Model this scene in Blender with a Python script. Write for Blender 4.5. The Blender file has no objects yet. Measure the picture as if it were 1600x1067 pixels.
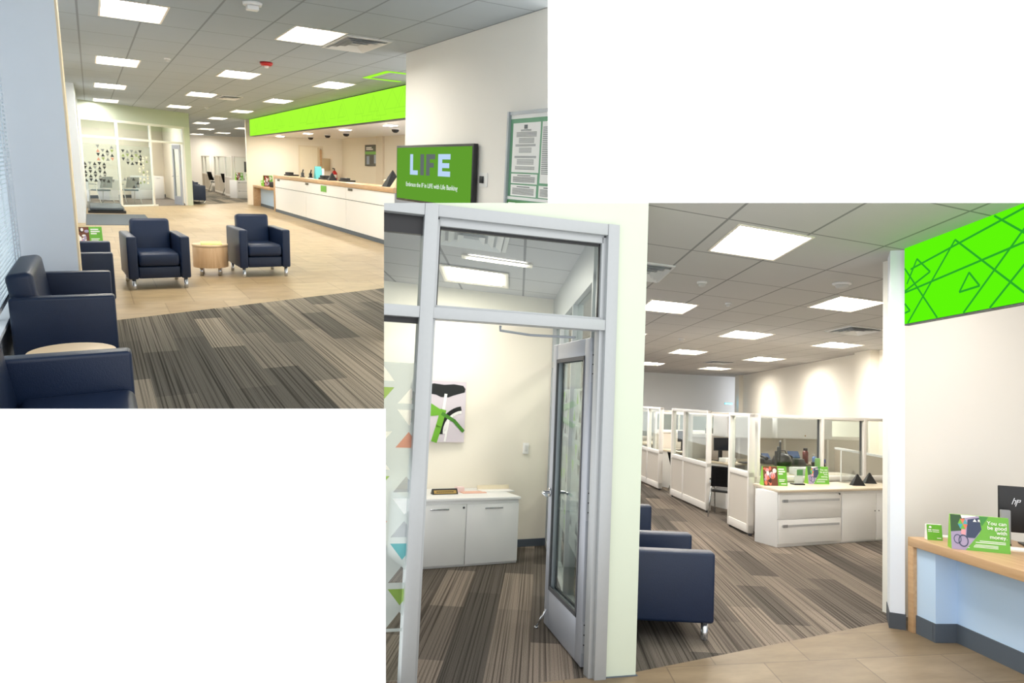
import bpy, bmesh, math, random
from mathutils import Matrix, Vector
random.seed(7)
PI = math.pi
SC = bpy.context.scene
COL = SC.collection

# ------------------------------------------------------------------ helpers
def lin(c):
    c = c / 255.0
    return c / 12.92 if c <= 0.04045 else ((c + 0.055) / 1.055) ** 2.4
def rgb(r, g, b): return (lin(r), lin(g), lin(b), 1.0)

MATS = {}
def mat(name, col, rough=0.5, metal=0.0, emit=None, estr=0.0, spec=0.5, bump=0.0, bscale=60.0, var=0.0, vscale=6.0):
    if name in MATS: return MATS[name]
    m = bpy.data.materials.new(name); m.use_nodes = True
    nt = m.node_tree; b = nt.nodes['Principled BSDF']
    b.inputs['Base Color'].default_value = col
    b.inputs['Roughness'].default_value = rough
    b.inputs['Metallic'].default_value = metal
    b.inputs['Specular IOR Level'].default_value = spec
    if emit:
        b.inputs['Emission Color'].default_value = emit
        b.inputs['Emission Strength'].default_value = estr
    tc = nt.nodes.new('ShaderNodeTexCoord')
    if var:
        n = nt.nodes.new('ShaderNodeTexNoise'); n.inputs['Scale'].default_value = vscale; n.inputs['Detail'].default_value = 4
        nt.links.new(tc.outputs['Object'], n.inputs['Vector'])
        mx = nt.nodes.new('ShaderNodeMix'); mx.data_type = 'RGBA'
        mx.inputs['A'].default_value = tuple(c * (1 - var) for c in col[:3]) + (1,)
        mx.inputs['B'].default_value = tuple(min(1, c * (1 + var)) for c in col[:3]) + (1,)
        nt.links.new(n.outputs['Fac'], mx.inputs['Factor']); nt.links.new(mx.outputs['Result'], b.inputs['Base Color'])
    if bump:
        n = nt.nodes.new('ShaderNodeTexNoise'); n.inputs['Scale'].default_value = bscale
        nt.links.new(tc.outputs['Object'], n.inputs['Vector'])
        bp = nt.nodes.new('ShaderNodeBump'); bp.inputs['Strength'].default_value = bump
        bp.inputs['Distance'].default_value = 0.01
        nt.links.new(n.outputs['Fac'], bp.inputs['Height']); nt.links.new(bp.outputs['Normal'], b.inputs['Normal'])
    MATS[name] = m
    return m

def emis(name, col, s):
    if name in MATS: return MATS[name]
    m = bpy.data.materials.new(name); m.use_nodes = True; nt = m.node_tree
    nt.nodes.clear(); o = nt.nodes.new('ShaderNodeOutputMaterial'); e = nt.nodes.new('ShaderNodeEmission')
    e.inputs['Color'].default_value = col; e.inputs['Strength'].default_value = s
    nt.links.new(e.outputs[0], o.inputs[0]); MATS[name] = m
    return m

def glassmat(name, tint=(0.93, 0.96, 0.95, 1), gloss=0.09, haze=0.0, hcol=(0.8, 0.84, 0.82, 1)):
    if name in MATS: return MATS[name]
    m = bpy.data.materials.new(name); m.use_nodes = True; nt = m.node_tree; nt.nodes.clear()
    o = nt.nodes.new('ShaderNodeOutputMaterial'); t = nt.nodes.new('ShaderNodeBsdfTransparent'); t.inputs[0].default_value = tint
    g = nt.nodes.new('ShaderNodeBsdfGlossy'); g.inputs['Roughness'].default_value = 0.02
    lw = nt.nodes.new('ShaderNodeLayerWeight'); lw.inputs['Blend'].default_value = 0.25
    ma = nt.nodes.new('ShaderNodeMath'); ma.operation = 'MULTIPLY_ADD'; ma.inputs[1].default_value = 0.18; ma.inputs[2].default_value = gloss * 0.4
    nt.links.new(lw.outputs['Fresnel'], ma.inputs[0])
    mx = nt.nodes.new('ShaderNodeMixShader'); nt.links.new(ma.outputs[0], mx.inputs[0])
    nt.links.new(t.outputs[0], mx.inputs[1]); nt.links.new(g.outputs[0], mx.inputs[2])
    last = mx
    if haze:
        d = nt.nodes.new('ShaderNodeBsdfDiffuse'); d.inputs[0].default_value = hcol
        tr = nt.nodes.new('ShaderNodeBsdfTranslucent'); tr.inputs[0].default_value = hcol
        ad = nt.nodes.new('ShaderNodeMixShader'); ad.inputs[0].default_value = 0.5
        nt.links.new(d.outputs[0], ad.inputs[1]); nt.links.new(tr.outputs[0], ad.inputs[2])
        m2 = nt.nodes.new('ShaderNodeMixShader'); m2.inputs[0].default_value = haze
        nt.links.new(mx.outputs[0], m2.inputs[1]); nt.links.new(ad.outputs[0], m2.inputs[2]); last = m2
    nt.links.new(last.outputs[0], o.inputs[0]); MATS[name] = m
    return m

def carpetmat(name, cols, rot=0.0, wid=0.27, length=1.05):
    m = bpy.data.materials.new(name); m.use_nodes = True; nt = m.node_tree; N = nt.nodes.new; Lk = nt.links.new
    b = nt.nodes['Principled BSDF']; b.inputs['Roughness'].default_value = 0.95; b.inputs['Specular IOR Level'].default_value = 0.1
    tc = N('ShaderNodeTexCoord'); mp = N('ShaderNodeMapping'); mp.inputs['Rotation'].default_value = (0, 0, PI / 2 + rot)
    Lk(tc.outputs['Object'], mp.inputs['Vector'])          # x' runs along the planks
    br = N('ShaderNodeTexBrick'); br.offset = 0.37; br.offset_frequency = 2
    br.inputs['Scale'].default_value = 1.0; br.inputs['Brick Width'].default_value = length; br.inputs['Row Height'].default_value = wid
    br.inputs['Mortar Size'].default_value = 0.0; br.inputs['Color1'].default_value = (0, 0, 0, 1); br.inputs['Color2'].default_value = (1, 1, 1, 1)
    Lk(mp.outputs[0], br.inputs['Vector'])
    rp = N('ShaderNodeValToRGB'); rp.color_ramp.interpolation = 'LINEAR'
    e = rp.color_ramp.elements; e[0].color = cols[0]; e[1].color = cols[2]; e[0].position = 0.1; e[1].position = 0.9
    x = e.new(0.5); x.color = cols[1]
    Lk(br.outputs['Color'], rp.inputs[0])
    st = N('ShaderNodeMapping'); st.inputs['Scale'].default_value = (0.3, 78, 1); Lk(mp.outputs[0], st.inputs['Vector'])
    ns = N('ShaderNodeTexNoise'); ns.inputs['Scale'].default_value = 1.0; ns.inputs['Detail'].default_value = 2.5; Lk(st.outputs[0], ns.inputs['Vector'])
    r2 = N('ShaderNodeValToRGB'); q = r2.color_ramp.elements; q[0].position = 0.34; q[0].color = (0.22, 0.21, 0.20, 1); q[1].position = 0.54; q[1].color = (1.12, 1.1, 1.06, 1)
    Lk(ns.outputs['Fac'], r2.inputs[0])
    mu = N('ShaderNodeMix'); mu.data_type = 'RGBA'; mu.blend_type = 'MULTIPLY'; mu.inputs['Factor'].default_value = 0.85
    Lk(rp.outputs[0], mu.inputs['A']); Lk(r2.outputs[0], mu.inputs['B'])
    fn = N('ShaderNodeTexNoise'); fn.inputs['Scale'].default_value = 150; fn.inputs['Detail'].default_value = 3; Lk(tc.outputs['Object'], fn.inputs['Vector'])
    r3 = N('ShaderNodeValToRGB'); q = r3.color_ramp.elements; q[0].position = 0.3; q[0].color = (0.55, 0.55, 0.55, 1); q[1].position = 0.7; q[1].color = (1.35, 1.33, 1.3, 1)
    Lk(fn.outputs['Fac'], r3.inputs[0])
    m2 = N('ShaderNodeMix'); m2.data_type = 'RGBA'; m2.blend_type = 'MULTIPLY'; m2.inputs['Factor'].default_value = 0.7
    Lk(mu.outputs['Result'], m2.inputs['A']); Lk(r3.outputs[0], m2.inputs['B'])
    Lk(m2.outputs['Result'], b.inputs['Base Color'])
    bp = N('ShaderNodeBump'); bp.inputs['Strength'].default_value = 0.4; bp.inputs['Distance'].default_value = 0.006
    Lk(fn.outputs['Fac'], bp.inputs['Height']); Lk(bp.outputs['Normal'], b.inputs['Normal'])
    return m

def tilemat(name, c1, c2, mortar, w, h, rot=0.0, skew=0.0, rough=0.45, msize=0.006, blotch=0.35, offset=0.5, nscale=2.2):
    m = bpy.data.materials.new(name); m.use_nodes = True; nt = m.node_tree; N = nt.nodes.new; Lk = nt.links.new
    b = nt.nodes['Principled BSDF']; b.inputs['Roughness'].default_value = rough; b.inputs['Specular IOR Level'].default_value = 0.3
    tc = N('ShaderNodeTexCoord'); sp = N('ShaderNodeSeparateXYZ'); Lk(tc.outputs['Object'], sp.inputs[0])
    sk = N('ShaderNodeMath'); sk.operation = 'MULTIPLY_ADD'; sk.inputs[1].default_value = -skew
    Lk(sp.outputs['X'], sk.inputs[0]); Lk(sp.outputs['Y'], sk.inputs[2])      # rows run with the plan's cross direction
    cb = N('ShaderNodeCombineXYZ'); Lk(sp.outputs['X'], cb.inputs['X']); Lk(sk.outputs[0], cb.inputs['Y'])
    mp = N('ShaderNodeMapping'); mp.inputs['Rotation'].default_value = (0, 0, rot); Lk(cb.outputs[0], mp.inputs['Vector'])
    br = N('ShaderNodeTexBrick'); br.offset = offset
    for k, v in (('Scale', 1.0), ('Brick Width', w), ('Row Height', h), ('Mortar Size', msize), ('Mortar Smooth', 0.1)): br.inputs[k].default_value = v
    br.inputs['Color1'].default_value = c1; br.inputs['Color2'].default_value = c2; br.inputs['Mortar'].default_value = mortar
    Lk(mp.outputs[0], br.inputs['Vector'])
    n = N('ShaderNodeTexNoise'); n.inputs['Scale'].default_value = nscale; n.inputs['Detail'].default_value = 8; n.inputs['Roughness'].default_value = 0.65
    ms = N('ShaderNodeMapping'); ms.inputs['Scale'].default_value = (1, 2.4, 1); Lk(cb.outputs[0], ms.inputs['Vector']); Lk(ms.outputs[0], n.inputs['Vector'])
    r = N('ShaderNodeValToRGB'); q = r.color_ramp.elements; q[0].position = 0.3; q[0].color = (0.62, 0.6, 0.57, 1); q[1].position = 0.7; q[1].color = (1.2, 1.2, 1.2, 1); Lk(n.outputs['Fac'], r.inputs[0])
    mu = N('ShaderNodeMix'); mu.data_type = 'RGBA'; mu.blend_type = 'MULTIPLY'; mu.inputs['Factor'].default_value = blotch
    Lk(br.outputs['Color'], mu.inputs['A']); Lk(r.outputs[0], mu.inputs['B']); Lk(mu.outputs['Result'], b.inputs['Base Color'])
    return m

def woodmat(name, c1, c2, scale=(3, 30, 30)):
    m = bpy.data.materials.new(name); m.use_nodes = True; nt = m.node_tree; N = nt.nodes.new; Lk = nt.links.new
    b = nt.nodes['Principled BSDF']; b.inputs['Roughness'].default_value = 0.4
    tc = N('ShaderNodeTexCoord'); mp = N('ShaderNodeMapping'); mp.inputs['Scale'].default_value = scale; Lk(tc.outputs['Object'], mp.inputs['Vector'])
    n = N('ShaderNodeTexNoise'); n.inputs['Scale'].default_value = 1; n.inputs['Detail'].default_value = 5; Lk(mp.outputs[0], n.inputs['Vector'])
    r = N('ShaderNodeValToRGB'); q = r.color_ramp.elements; q[0].position = 0.3; q[0].color = c1; q[1].position = 0.7; q[1].color = c2
    Lk(n.outputs['Fac'], r.inputs[0]); Lk(r.outputs[0], b.inputs['Base Color'])
    return m

class MB:
    """collects shapes for ONE mesh; mi = material slot"""
    def __init__(s): s.bm = bmesh.new()
    def _fin(s, faces, mi):
        for f in faces: f.material_index = mi
    def quad(s, pts, mi=0):
        f = s.bm.faces.new([s.bm.verts.new(p) for p in pts]); f.material_index = mi; return s
    def box(s, x0, x1, y0, y1, z0, z1, mi=0, M=None):
        P = [Vector((x, y, z)) for z in (z0, z1) for y in (y0, y1) for x in (x0, x1)]
        if M: P = [M @ p for p in P]
        v = [s.bm.verts.new(p) for p in P]
        for i in ((0, 2, 3, 1), (4, 5, 7, 6), (0, 1, 5, 4), (2, 6, 7, 3), (0, 4, 6, 2), (1, 3, 7, 5)):
            f = s.bm.faces.new([v[k] for k in i]); f.material_index = mi
        return s
    def prism(s, poly, z0, z1, mi=0, M=None, top=None):
        """poly: (x, y) list, extruded along z; M places it; top: other poly at z1"""
        top = top or poly
        a = [Vector((p[0], p[1], z0)) for p in poly]; b = [Vector((p[0], p[1], z1)) for p in top]
        if M: a = [M @ p for p in a]; b = [M @ p for p in b]
        a = [s.bm.verts.new(p) for p in a]; b = [s.bm.verts.new(p) for p in b]; n = len(a)
        s._fin([s.bm.faces.new(a[::-1]), s.bm.faces.new(b)] + [s.bm.faces.new((a[i], a[(i + 1) % n], b[(i + 1) % n], b[i])) for i in range(n)], mi)
        return s
    def flat(s, poly, y, mi=0, t=0.002):
        """thin plate facing -y, poly in (x, z)"""
        return s.prism(poly, -y, -y + t, mi, Matrix(((1, 0, 0, 0), (0, 0, -1, 0), (0, 1, 0, 0), (0, 0, 0, 1))))
    def tube(s, pts, r, mi=0, seg=10):
        pts = [Vector(p) for p in pts]; rings = []
        rr = r if isinstance(r, (list, tuple)) else [r] * len(pts)
        for i, p in enumerate(pts):
            d = (pts[min(i + 1, len(pts) - 1)] - pts[max(i - 1, 0)]).normalized()
            u = d.cross(Vector((0, 0, 1)) if abs(d.z) < 0.9 else Vector((1, 0, 0))).normalized(); w = d.cross(u)
            rings.append([s.bm.verts.new(p + (u * math.cos(a) + w * math.sin(a)) * rr[i]) for a in (2 * PI * k / seg for k in range(seg))])
        fs = [s.bm.faces.new((A[k], A[(k + 1) % seg], B[(k + 1) % seg], B[k])) for A, B in zip(rings, rings[1:]) for k in range(seg)]
        fs += [s.bm.faces.new(rings[0][::-1]), s.bm.faces.new(rings[-1])]
        s._fin(fs, mi)
        for f in fs[:-2]: f.smooth = True
        return s
    def lathe(s, prof, mi=0, seg=24, c=(0, 0, 0)):
        rings = []
        for r, z in prof: rings.append([s.bm.verts.new((c[0] + r * math.cos(2 * PI * k / seg), c[1] + r * math.sin(2 * PI * k / seg), c[2] + z)) for k in range(seg)])
        fs = [s.bm.faces.new((A[k], A[(k + 1) % seg], B[(k + 1) % seg], B[k])) for A, B in zip(rings, rings[1:]) for k in range(seg)]
        for f in fs: f.smooth = True
        fs += [s.bm.faces.new(rings[0][::-1]), s.bm.faces.new(rings[-1])]
        s._fin(fs, mi); return s
    def cut(s, planes, M=None):
        """section the mesh: planes = (point, normal) in world; what lies on the normal's side goes"""
        inv = (M or CUR).inverted()
        for p, n in planes:
            pl = inv @ Vector(p); nl = (inv.to_3x3() @ Vector(n))
            g = s.bm.verts[:] + s.bm.edges[:] + s.bm.faces[:]
            bmesh.ops.bisect_plane(s.bm, geom=g, plane_co=pl, plane_no=nl, clear_outer=True)
        return s
    def build(s, name, mats, parent=None, bevel=0.0, seg=2, loc=None, rz=0.0, subsurf=0):
        me = bpy.data.meshes.new(name)
        bmesh.ops.recalc_face_normals(s.bm, faces=s.bm.faces[:])
        s.bm.to_mesh(me); s.bm.free()
        for m in (mats if isinstance(mats, (list, tuple)) else [mats]): me.materials.append(m)
        o = bpy.data.objects.new(name, me); COL.objects.link(o)
        if bevel:
            b = o.modifiers.new('b', 'BEVEL'); b.width = bevel; b.segments = seg; b.limit_method = 'ANGLE'; b.angle_limit = 0.7
            for p in me.polygons: p.use_smooth = True
        if parent: o.parent = parent
        else: o.matrix_world = CUR @ Matrix.Translation(loc or (0, 0, 0)) @ Matrix.Rotation(rz, 4, 'Z')
        return o

def tag(o, label, cat, group=None):
    o['label'] = label; o['category'] = cat
    if group: o['group'] = group
    return o
def struct(o, label=None):
    o['kind'] = 'structure'
    if label: o['label'] = label
    return o
def thing(name, label, cat, loc=(0, 0, 0), rz=0.0, group=None):
    o = bpy.data.objects.new(name, None); o.empty_display_size = 0.1; COL.objects.link(o)
    o.matrix_world = CUR @ Matrix.Translation(loc) @ Matrix.Rotation(rz, 4, 'Z')
    if cat: tag(o, label, cat, group)
    return o
def sroot(name, loc=(0, 0, 0), rz=0.0):
    o = thing(name, None, None, loc, rz); o['kind'] = 'structure'; return o
def text(s, size, parent, m, loc, name='lettering', align='CENTER', bold=0.0, rx=PI / 2, rz=0.0, ex=0.0006, sx=1.0):
    c = bpy.data.curves.new(name, 'FONT'); c.body = s; c.size = size; c.align_x = align; c.align_y = 'CENTER'; c.extrude = ex; c.offset = bold
    tmp = bpy.data.objects.new('tmp', c); COL.objects.link(tmp)
    me = bpy.data.meshes.new_from_object(tmp.evaluated_get(bpy.context.evaluated_depsgraph_get())); me.name = name
    bpy.data.objects.remove(tmp); bpy.data.curves.remove(c); me.materials.clear(); me.materials.append(m)
    o = bpy.data.objects.new(name, me); COL.objects.link(o); o.parent = parent
    o.matrix_local = Matrix.Translation(loc) @ Matrix.Rotation(rz, 4, 'Z') @ Matrix.Rotation(rx, 4, 'X') @ Matrix.Diagonal((sx, 1, 1, 1))
    return o
def copy_tree(o, loc, rz, label, group=None):
    r = o.copy(); COL.objects.link(r); r.matrix_world = CUR @ Matrix.Translation(loc) @ Matrix.Rotation(rz, 4, 'Z')
    r['label'] = label
    if group: r['group'] = group
    for ch in list(o.children):
        c = ch.copy(); COL.objects.link(c); c.parent = r
        for g in list(ch.children):
            d = g.copy(); COL.objects.link(d); d.parent = c
    return r

# ------------------------------------------------------------------ the two halls
# Two halls of one bank stand side by side as cutaway rooms on white ground.
# Office hall: world axes. Lobby hall: its own rigid placement (a plain rotation and shift).
CAM = Vector((0, 0, 1.55))
OFFICE = Matrix.Identity(4)
LOBBY = Matrix(((0.85312, -0.52160, 0.01098, -0.01758), (0.50006, 0.81152, -0.30229, 0.48366), (0.14876, 0.26338, 0.95315, 0.02496), (0, 0, 0, 1)))
_r = LOBBY.to_3x3().to_quaternion().to_matrix().to_4x4(); _r.translation = LOBBY.translation; LOBBY = _r
CUR = OFFICE
# section planes of the cutaway (point, normal)
SIDE = (CAM, (-0.99667, -0.19121, -0.05604))        # office hall's cut toward the lobby
ROOF = (CAM, (-0.03867, -0.27312, 0.98115))         # office hall's cut above
ENDW = (CAM, (0.99973, -0.04082, 0.03825))          # lobby hall's cut at its end wall
SIDEL = (CAM, (0.99667, 0.19121, 0.05604))          # lobby hall's cut toward the office

# ------------------------------------------------------------------ materials
WHITE = mat('white_wall_paint', rgb(244, 241, 234), 0.7, var=0.02, vscale=1.5)
CREAM = mat('cream_wall_paint', rgb(247, 241, 227), 0.7, var=0.02, vscale=1.5)
COLW = mat('daylight_tinted_white', rgb(234, 240, 249), 0.6, var=0.02)  # white with the blue of window daylight mixed into the colour
LAM = mat('white_laminate', rgb(236, 236, 236), 0.35)
ALU = mat('brushed_aluminium', rgb(176, 180, 182), 0.42, 0.25, var=0.03, vscale=40)
ALUD = mat('grey_door_metal', rgb(168, 173, 182), 0.4, 0.3)
CHROME = mat('chrome', rgb(205, 208, 212), 0.18, 0.9)
BLACK = mat('black_plastic', rgb(24, 25, 28), 0.4)
DGREY = mat('dark_grey_plastic', rgb(62, 64, 68), 0.5)
MGREY = mat('mid_grey_plastic', rgb(140, 142, 145), 0.5)
NAVY = mat('navy_leather', rgb(14, 33, 62), 0.40, spec=0.45, bump=0.12, bscale=220, var=0.08, vscale=9)
BASEB = mat('slate_rubber_base', rgb(86, 96, 108), 0.6)
FABRIC = mat('warm_grey_fabric', rgb(205, 198, 188), 0.9, bump=0.2, bscale=400)
TANF = mat('taupe_fabric', rgb(182, 168, 150), 0.9, bump=0.2, bscale=400)
BEIGE = mat('beige_worktop', rgb(214, 200, 178), 0.45, var=0.03, vscale=30)
OAK = woodmat('oak_laminate', rgb(188, 150, 110), rgb(206, 172, 132))
OAKP = woodmat('pale_oak_laminate', rgb(204, 166, 124), rgb(222, 190, 150), (30, 30, 3))
GRN = mat('leaf_green_card', rgb(106, 178, 58), 0.45)
GRNL = mat('lime_card', rgb(140, 205, 60), 0.45)
GRND = mat('deep_green_card', rgb(62, 140, 60), 0.45)
PAPER = mat('white_paper', rgb(245, 245, 242), 0.6)
INK = mat('grey_print', rgb(110, 116, 118), 0.7)
RED = mat('red_enamel', rgb(190, 34, 36), 0.35)
TEAL = mat('teal_print', rgb(70, 165, 172), 0.5)
CORAL = mat('coral_print', rgb(222, 120, 92), 0.6)
PURPLE = mat('lilac_print', rgb(168, 156, 186), 0.6)
DKBLUE = mat('slate_blue_print', rgb(58, 70, 98), 0.6)
PINK = mat('pink_print', rgb(226, 160, 170), 0.6)
BROWN = mat('brown_print', rgb(110, 66, 48), 0.6)
GOLD = mat('brass_plate', rgb(170, 140, 80), 0.35, 0.5)
ROYAL = mat('blue_label', rgb(50, 80, 170), 0.5)
SKYP = mat('daylight_tinted_laminate', rgb(200, 226, 255), 0.5)  # bluish daylight on the desk front, put into the laminate colour
GLASS = glassmat('clear_glass')
FILM = glassmat('frosted_film', haze=0.52, hcol=(0.62, 0.68, 0.66, 1))
MESHB = glassmat('black_mesh', tint=(0.25, 0.25, 0.27, 1), gloss=0.02, haze=0.55, hcol=(0.012, 0.012, 0.014, 1))
ACRYL = glassmat('clear_acrylic', tint=(0.96, 0.98, 0.98, 1), gloss=0.15)
LAMP = emis('lamp_diffuser', (1.0, 0.94, 0.85, 1), 40.0)
LAMPA = emis('lobby_lamp_diffuser', (1.0, 0.95, 0.86, 1), 31.0)
LAMPO = emis('room_lamp_diffuser', (1.0, 0.93, 0.82, 1), 17.0)
LIMEA = emis('lime_lightbox', (0.40, 1.0, 0.04, 1), 0.735)
LIMEL = emis('lime_lightbox_line', (0.37, 0.94, 0.04, 1), 0.713)
GREENB = emis('green_lightbox', (0.115, 0.93, 0.003, 1), 0.735)
GREENL = emis('green_lightbox_line', (0.03, 0.50, 0.03, 1), 0.588)
SCREEN = emis('green_screen', (0.12, 0.34, 0.03, 1), 0.735)
SCRW = emis('screen_pale_blue', (0.50, 0.68, 0.92, 1), 0.735)
SCRT = emis('screen_white', (0.75, 0.85, 0.78, 1), 0.735)
SCRG = emis('screen_grey', (0.13, 0.16, 0.15, 1), 0.735)
CARPA = carpetmat('plank_carpet_lobby', (rgb(100, 97, 91), rgb(126, 121, 112), rgb(156, 147, 134)), 0.0, 0.27, 1.3)
CARPB = carpetmat('plank_carpet_office', (rgb(84, 80, 76), rgb(108, 101, 95), rgb(136, 126, 117)), 0.03, 0.25, 1.05)
TILEA = tilemat('stone_tile_lobby', rgb(174, 153, 119), rgb(162, 139, 104), rgb(146, 125, 94), 0.62, 1.1, blotch=0.6, nscale=2.6)
TILEB = tilemat('stone_tile_office', rgb(140, 123, 100), rgb(126, 109, 86), rgb(106, 91, 74), 0.62, 0.45, skew=0.24, msize=0.004, blotch=0.75)
CEILA = tilemat('ceiling_tile_lobby', rgb(172, 181, 187), rgb(172, 181, 187), rgb(138, 144, 148), 0.655, 1.29, rough=0.9, msize=0.012, blotch=0.03, offset=0.0)
CEILB = tilemat('ceiling_tile_office', rgb(196, 195, 194), rgb(196, 195, 194), rgb(140, 140, 140), 0.655, 0.98, skew=0.45, rough=0.9, msize=0.01, blotch=0.03, offset=0.0)
CEILO = tilemat('ceiling_tile_room', rgb(196, 197, 200), rgb(196, 197, 200), rgb(140, 142, 145), 0.62, 0.7, skew=0.5, rough=0.9, msize=0.01, blotch=0.03, offset=0.0)

# ------------------------------------------------------------------ builders
def rbox(x0, x1, y0, y1, z0, z1, mi=0): return MB().box(x0, x1, y0, y1, z0, z1, mi)

def seg_wall(name, p0, p1, z0, z1, t, m, cuts=(), label=None):
    """wall slab from p0 to p1; thickness t behind (to +normal side)"""
    p0, p1 = Vector((*p0, 0)), Vector((*p1, 0)); d = (p1 - p0); L = d.length; a = math.atan2(d.y, d.x)
    M = Matrix.Translation(p0) @ Matrix.Rotation(a, 4, 'Z')
    b = MB().box(0, L, 0, t, z0, z1, 0, M)
    if cuts: b.cut(cuts)
    return struct(b.build(name, m), label)

def armchair(label, loc, rz, w=0.76, d=0.8, H=0.66, group='navy leather armchairs'):
    """faces local -y; origin on the floor under the centre of the front edge"""
    t = thing('armchair', label, 'armchair', loc, rz, group)
    k = H / 0.66; hw = w / 2; at = 0.115
    for s in (-1, 1):
        x0, x1 = (-hw, -hw + at) if s < 0 else (hw - at, hw)
        rbox(x0, x1, 0, d, 0.135 * k, H).build('arm', NAVY, t, 0.022, 4)
    rbox(-hw + at + 0.003, hw - at - 0.003, 0.03, d - 0.05, 0.14 * k, 0.285 * k).build('seat_base', NAVY, t, 0.012, 2)
    rbox(-hw + at + 0.004, hw - at - 0.004, 0.0, d - 0.20, 0.29 * k, 0.455 * k).build('seat_cushion', NAVY, t, 0.045, 4)
    M = Matrix.Translation((0, d - 0.20, 0.40 * k)) @ Matrix.Rotation(-0.13, 4, 'X')
    MB().box(-hw + at + 0.006, hw - at - 0.006, 0, 0.17, 0, 0.44 * k, 0, M).build('backrest', NAVY, t, 0.045, 4)
    rbox(-hw + at, hw - at, d - 0.05, d, 0.135 * k, H * 0.97).build('back_panel', NAVY, t, 0.02, 2)
    for x in (-hw + 0.06, hw - 0.06):
        for y in (0.05, d - 0.06):
            MB().lathe([(0.021, 0), (0.024, 0.006), (0.024, 0.138 * k)], 0, 14, (x, y, 0)).build('leg', CHROME, t)
    return t

def drum_table(label, loc, r, h, leg=0.12):
    t = thing('drum_side_table', label, 'side table', loc)
    MB().lathe([(r, leg), (r, h - 0.03)], 0, 40).build('body', OAKP, t, 0.004)
    MB().lathe([(r + 0.004, h - 0.03), (r + 0.004, h)], 0, 40).build('tabletop', mat('pale_maple', rgb(226, 196, 156), 0.4, var=0.04, vscale=20), t, 0.004)
    for a in (0.6, 2.17, 3.74, 5.31):
        x, y = r * 0.72 * math.cos(a), r * 0.72 * math.sin(a)
        MB().lathe([(0.022, 0), (0.022, leg + 0.005)], 0, 12, (x, y, 0)).build('leg', CHROME, t)
    return t

def light_panel(label, pts, z, m, depth=0.07, group=None, name='ceiling_light'):
    """pts: four plan corners (counter-clockwise from above, any); recessed lay-in panel"""
    c = Vector((sum(p[0] for p in pts) / 4, sum(p[1] for p in pts) / 4, z))
    t = thing(name, label, 'ceiling light', c, 0, group)
    q = [Vector((p[0] - c.x, p[1] - c.y, 0)) for p in pts]
    fr = MB(); o = [v * 1.02 for v in q]; i = [v * 0.955 for v in q]
    for k in range(4):
        n = (k + 1) % 4
        fr.quad([(*o[k].xy, -0.006), (*o[n].xy, -0.006), (*i[n].xy, -0.006), (*i[k].xy, -0.006)])
        fr.quad([(*o[k].xy, -0.006), (*o[n].xy, -0.006), (*o[n].xy, 0.004), (*o[k].xy, 0.004)])
        s = [v * 0.80 for v in q]
        fr.quad([(*i[k].xy, -0.006), (*i[n].xy, -0.006), (*s[n].xy, depth), (*s[k].xy, depth)])
    fr.build('frame', mat('lamp_frame_enamel', rgb(245, 238, 226), 0.5), t)
    df = MB(); df.prism([(v.x * 0.80, v.y * 0.80) for v in q], depth - 0.012, depth - 0.002)
    df.build('diffuser', emis('added_alcove_lamp', (1.0, 0.93, 0.84, 1), 8.0) if 'alcove' in label else m, t)
    return t

def hole_ceiling(name, uc, vc, holes, tomap, z, m, cuts=()):
    """ceiling sheet over the (u, v) grid with rectangular openings; tomap((u, v)) -> (x, y)"""
    us = sorted(set([uc[0], uc[1]] + [h[0] for h in holes] + [h[1] for h in holes]))
    vs = sorted(set([vc[0], vc[1]] + [h[2] for h in holes] + [h[3] for h in holes]))
    us = [u for u in us if uc[0] <= u <= uc[1]]; vs = [v for v in vs if vc[0] <= v <= vc[1]]
    b = MB(); vt = {}
    def V(i, j):
        if (i, j) not in vt:
            x, y = tomap(us[i], vs[j]); vt[(i, j)] = b.bm.verts.new((x, y, z))
        return vt[(i, j)]
    for i in range(len(us) - 1):
        for j in range(len(vs) - 1):
            cu, cv = (us[i] + us[i + 1]) / 2, (vs[j] + vs[j + 1]) / 2
            if any(h[0] < cu < h[1] and h[2] < cv < h[3] for h in holes): continue
            b.bm.faces.new((V(i, j), V(i + 1, j), V(i + 1, j + 1), V(i, j + 1)))
    if cuts: b.cut(cuts)
    return struct(b.build(name, m))

def vent(label, pts, z, group=None):
    c = Vector((sum(p[0] for p in pts) / 4, sum(p[1] for p in pts) / 4, z)); t = thing('ceiling_vent', label, 'air vent', c, 0, group)
    q = [Vector((p[0] - c.x, p[1] - c.y)) for p in pts]
    def ring(b, a, c2, za, zb):
        for k in range(4):
            n = (k + 1) % 4
            b.quad([(*(q[k] * a), za), (*(q[n] * a), za), (*(q[n] * c2), zb), (*(q[k] * c2), zb)])
    b = MB(); ring(b, 1.0, 0.88, -0.012, -0.012); ring(b, 1.0, 1.0, -0.012, -0.001); b.build('frame', mat('vent_enamel', rgb(226, 228, 230), 0.5), t)
    b = MB()
    for a in (0.84, 0.60, 0.36): ring(b, a, a - 0.16, -0.03, -0.006)
    b.build('louver', mat('vent_louver', rgb(232, 234, 236), 0.5), t)
    b = MB(); b.prism([tuple(v * 0.88) for v in q], -0.005, -0.002); b.build('duct_plate', mat('vent_dark', rgb(190, 194, 198), 0.8), t)
    return t

def detector(label, loc, r=0.07, col=None):
    t = thing('smoke_detector', label, 'smoke detector', loc)
    MB().lathe([(r, 0), (r, -0.015), (r * 0.85, -0.02)], 0, 20).build('base', col or LAM, t)
    MB().lathe([(r * 0.75, -0.02), (r * 0.62, -0.045), (r * 0.3, -0.052)], 0, 20).build('sensor_head', col or mat('detector_grey', rgb(205, 205, 203), 0.5), t)
    return t

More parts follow.
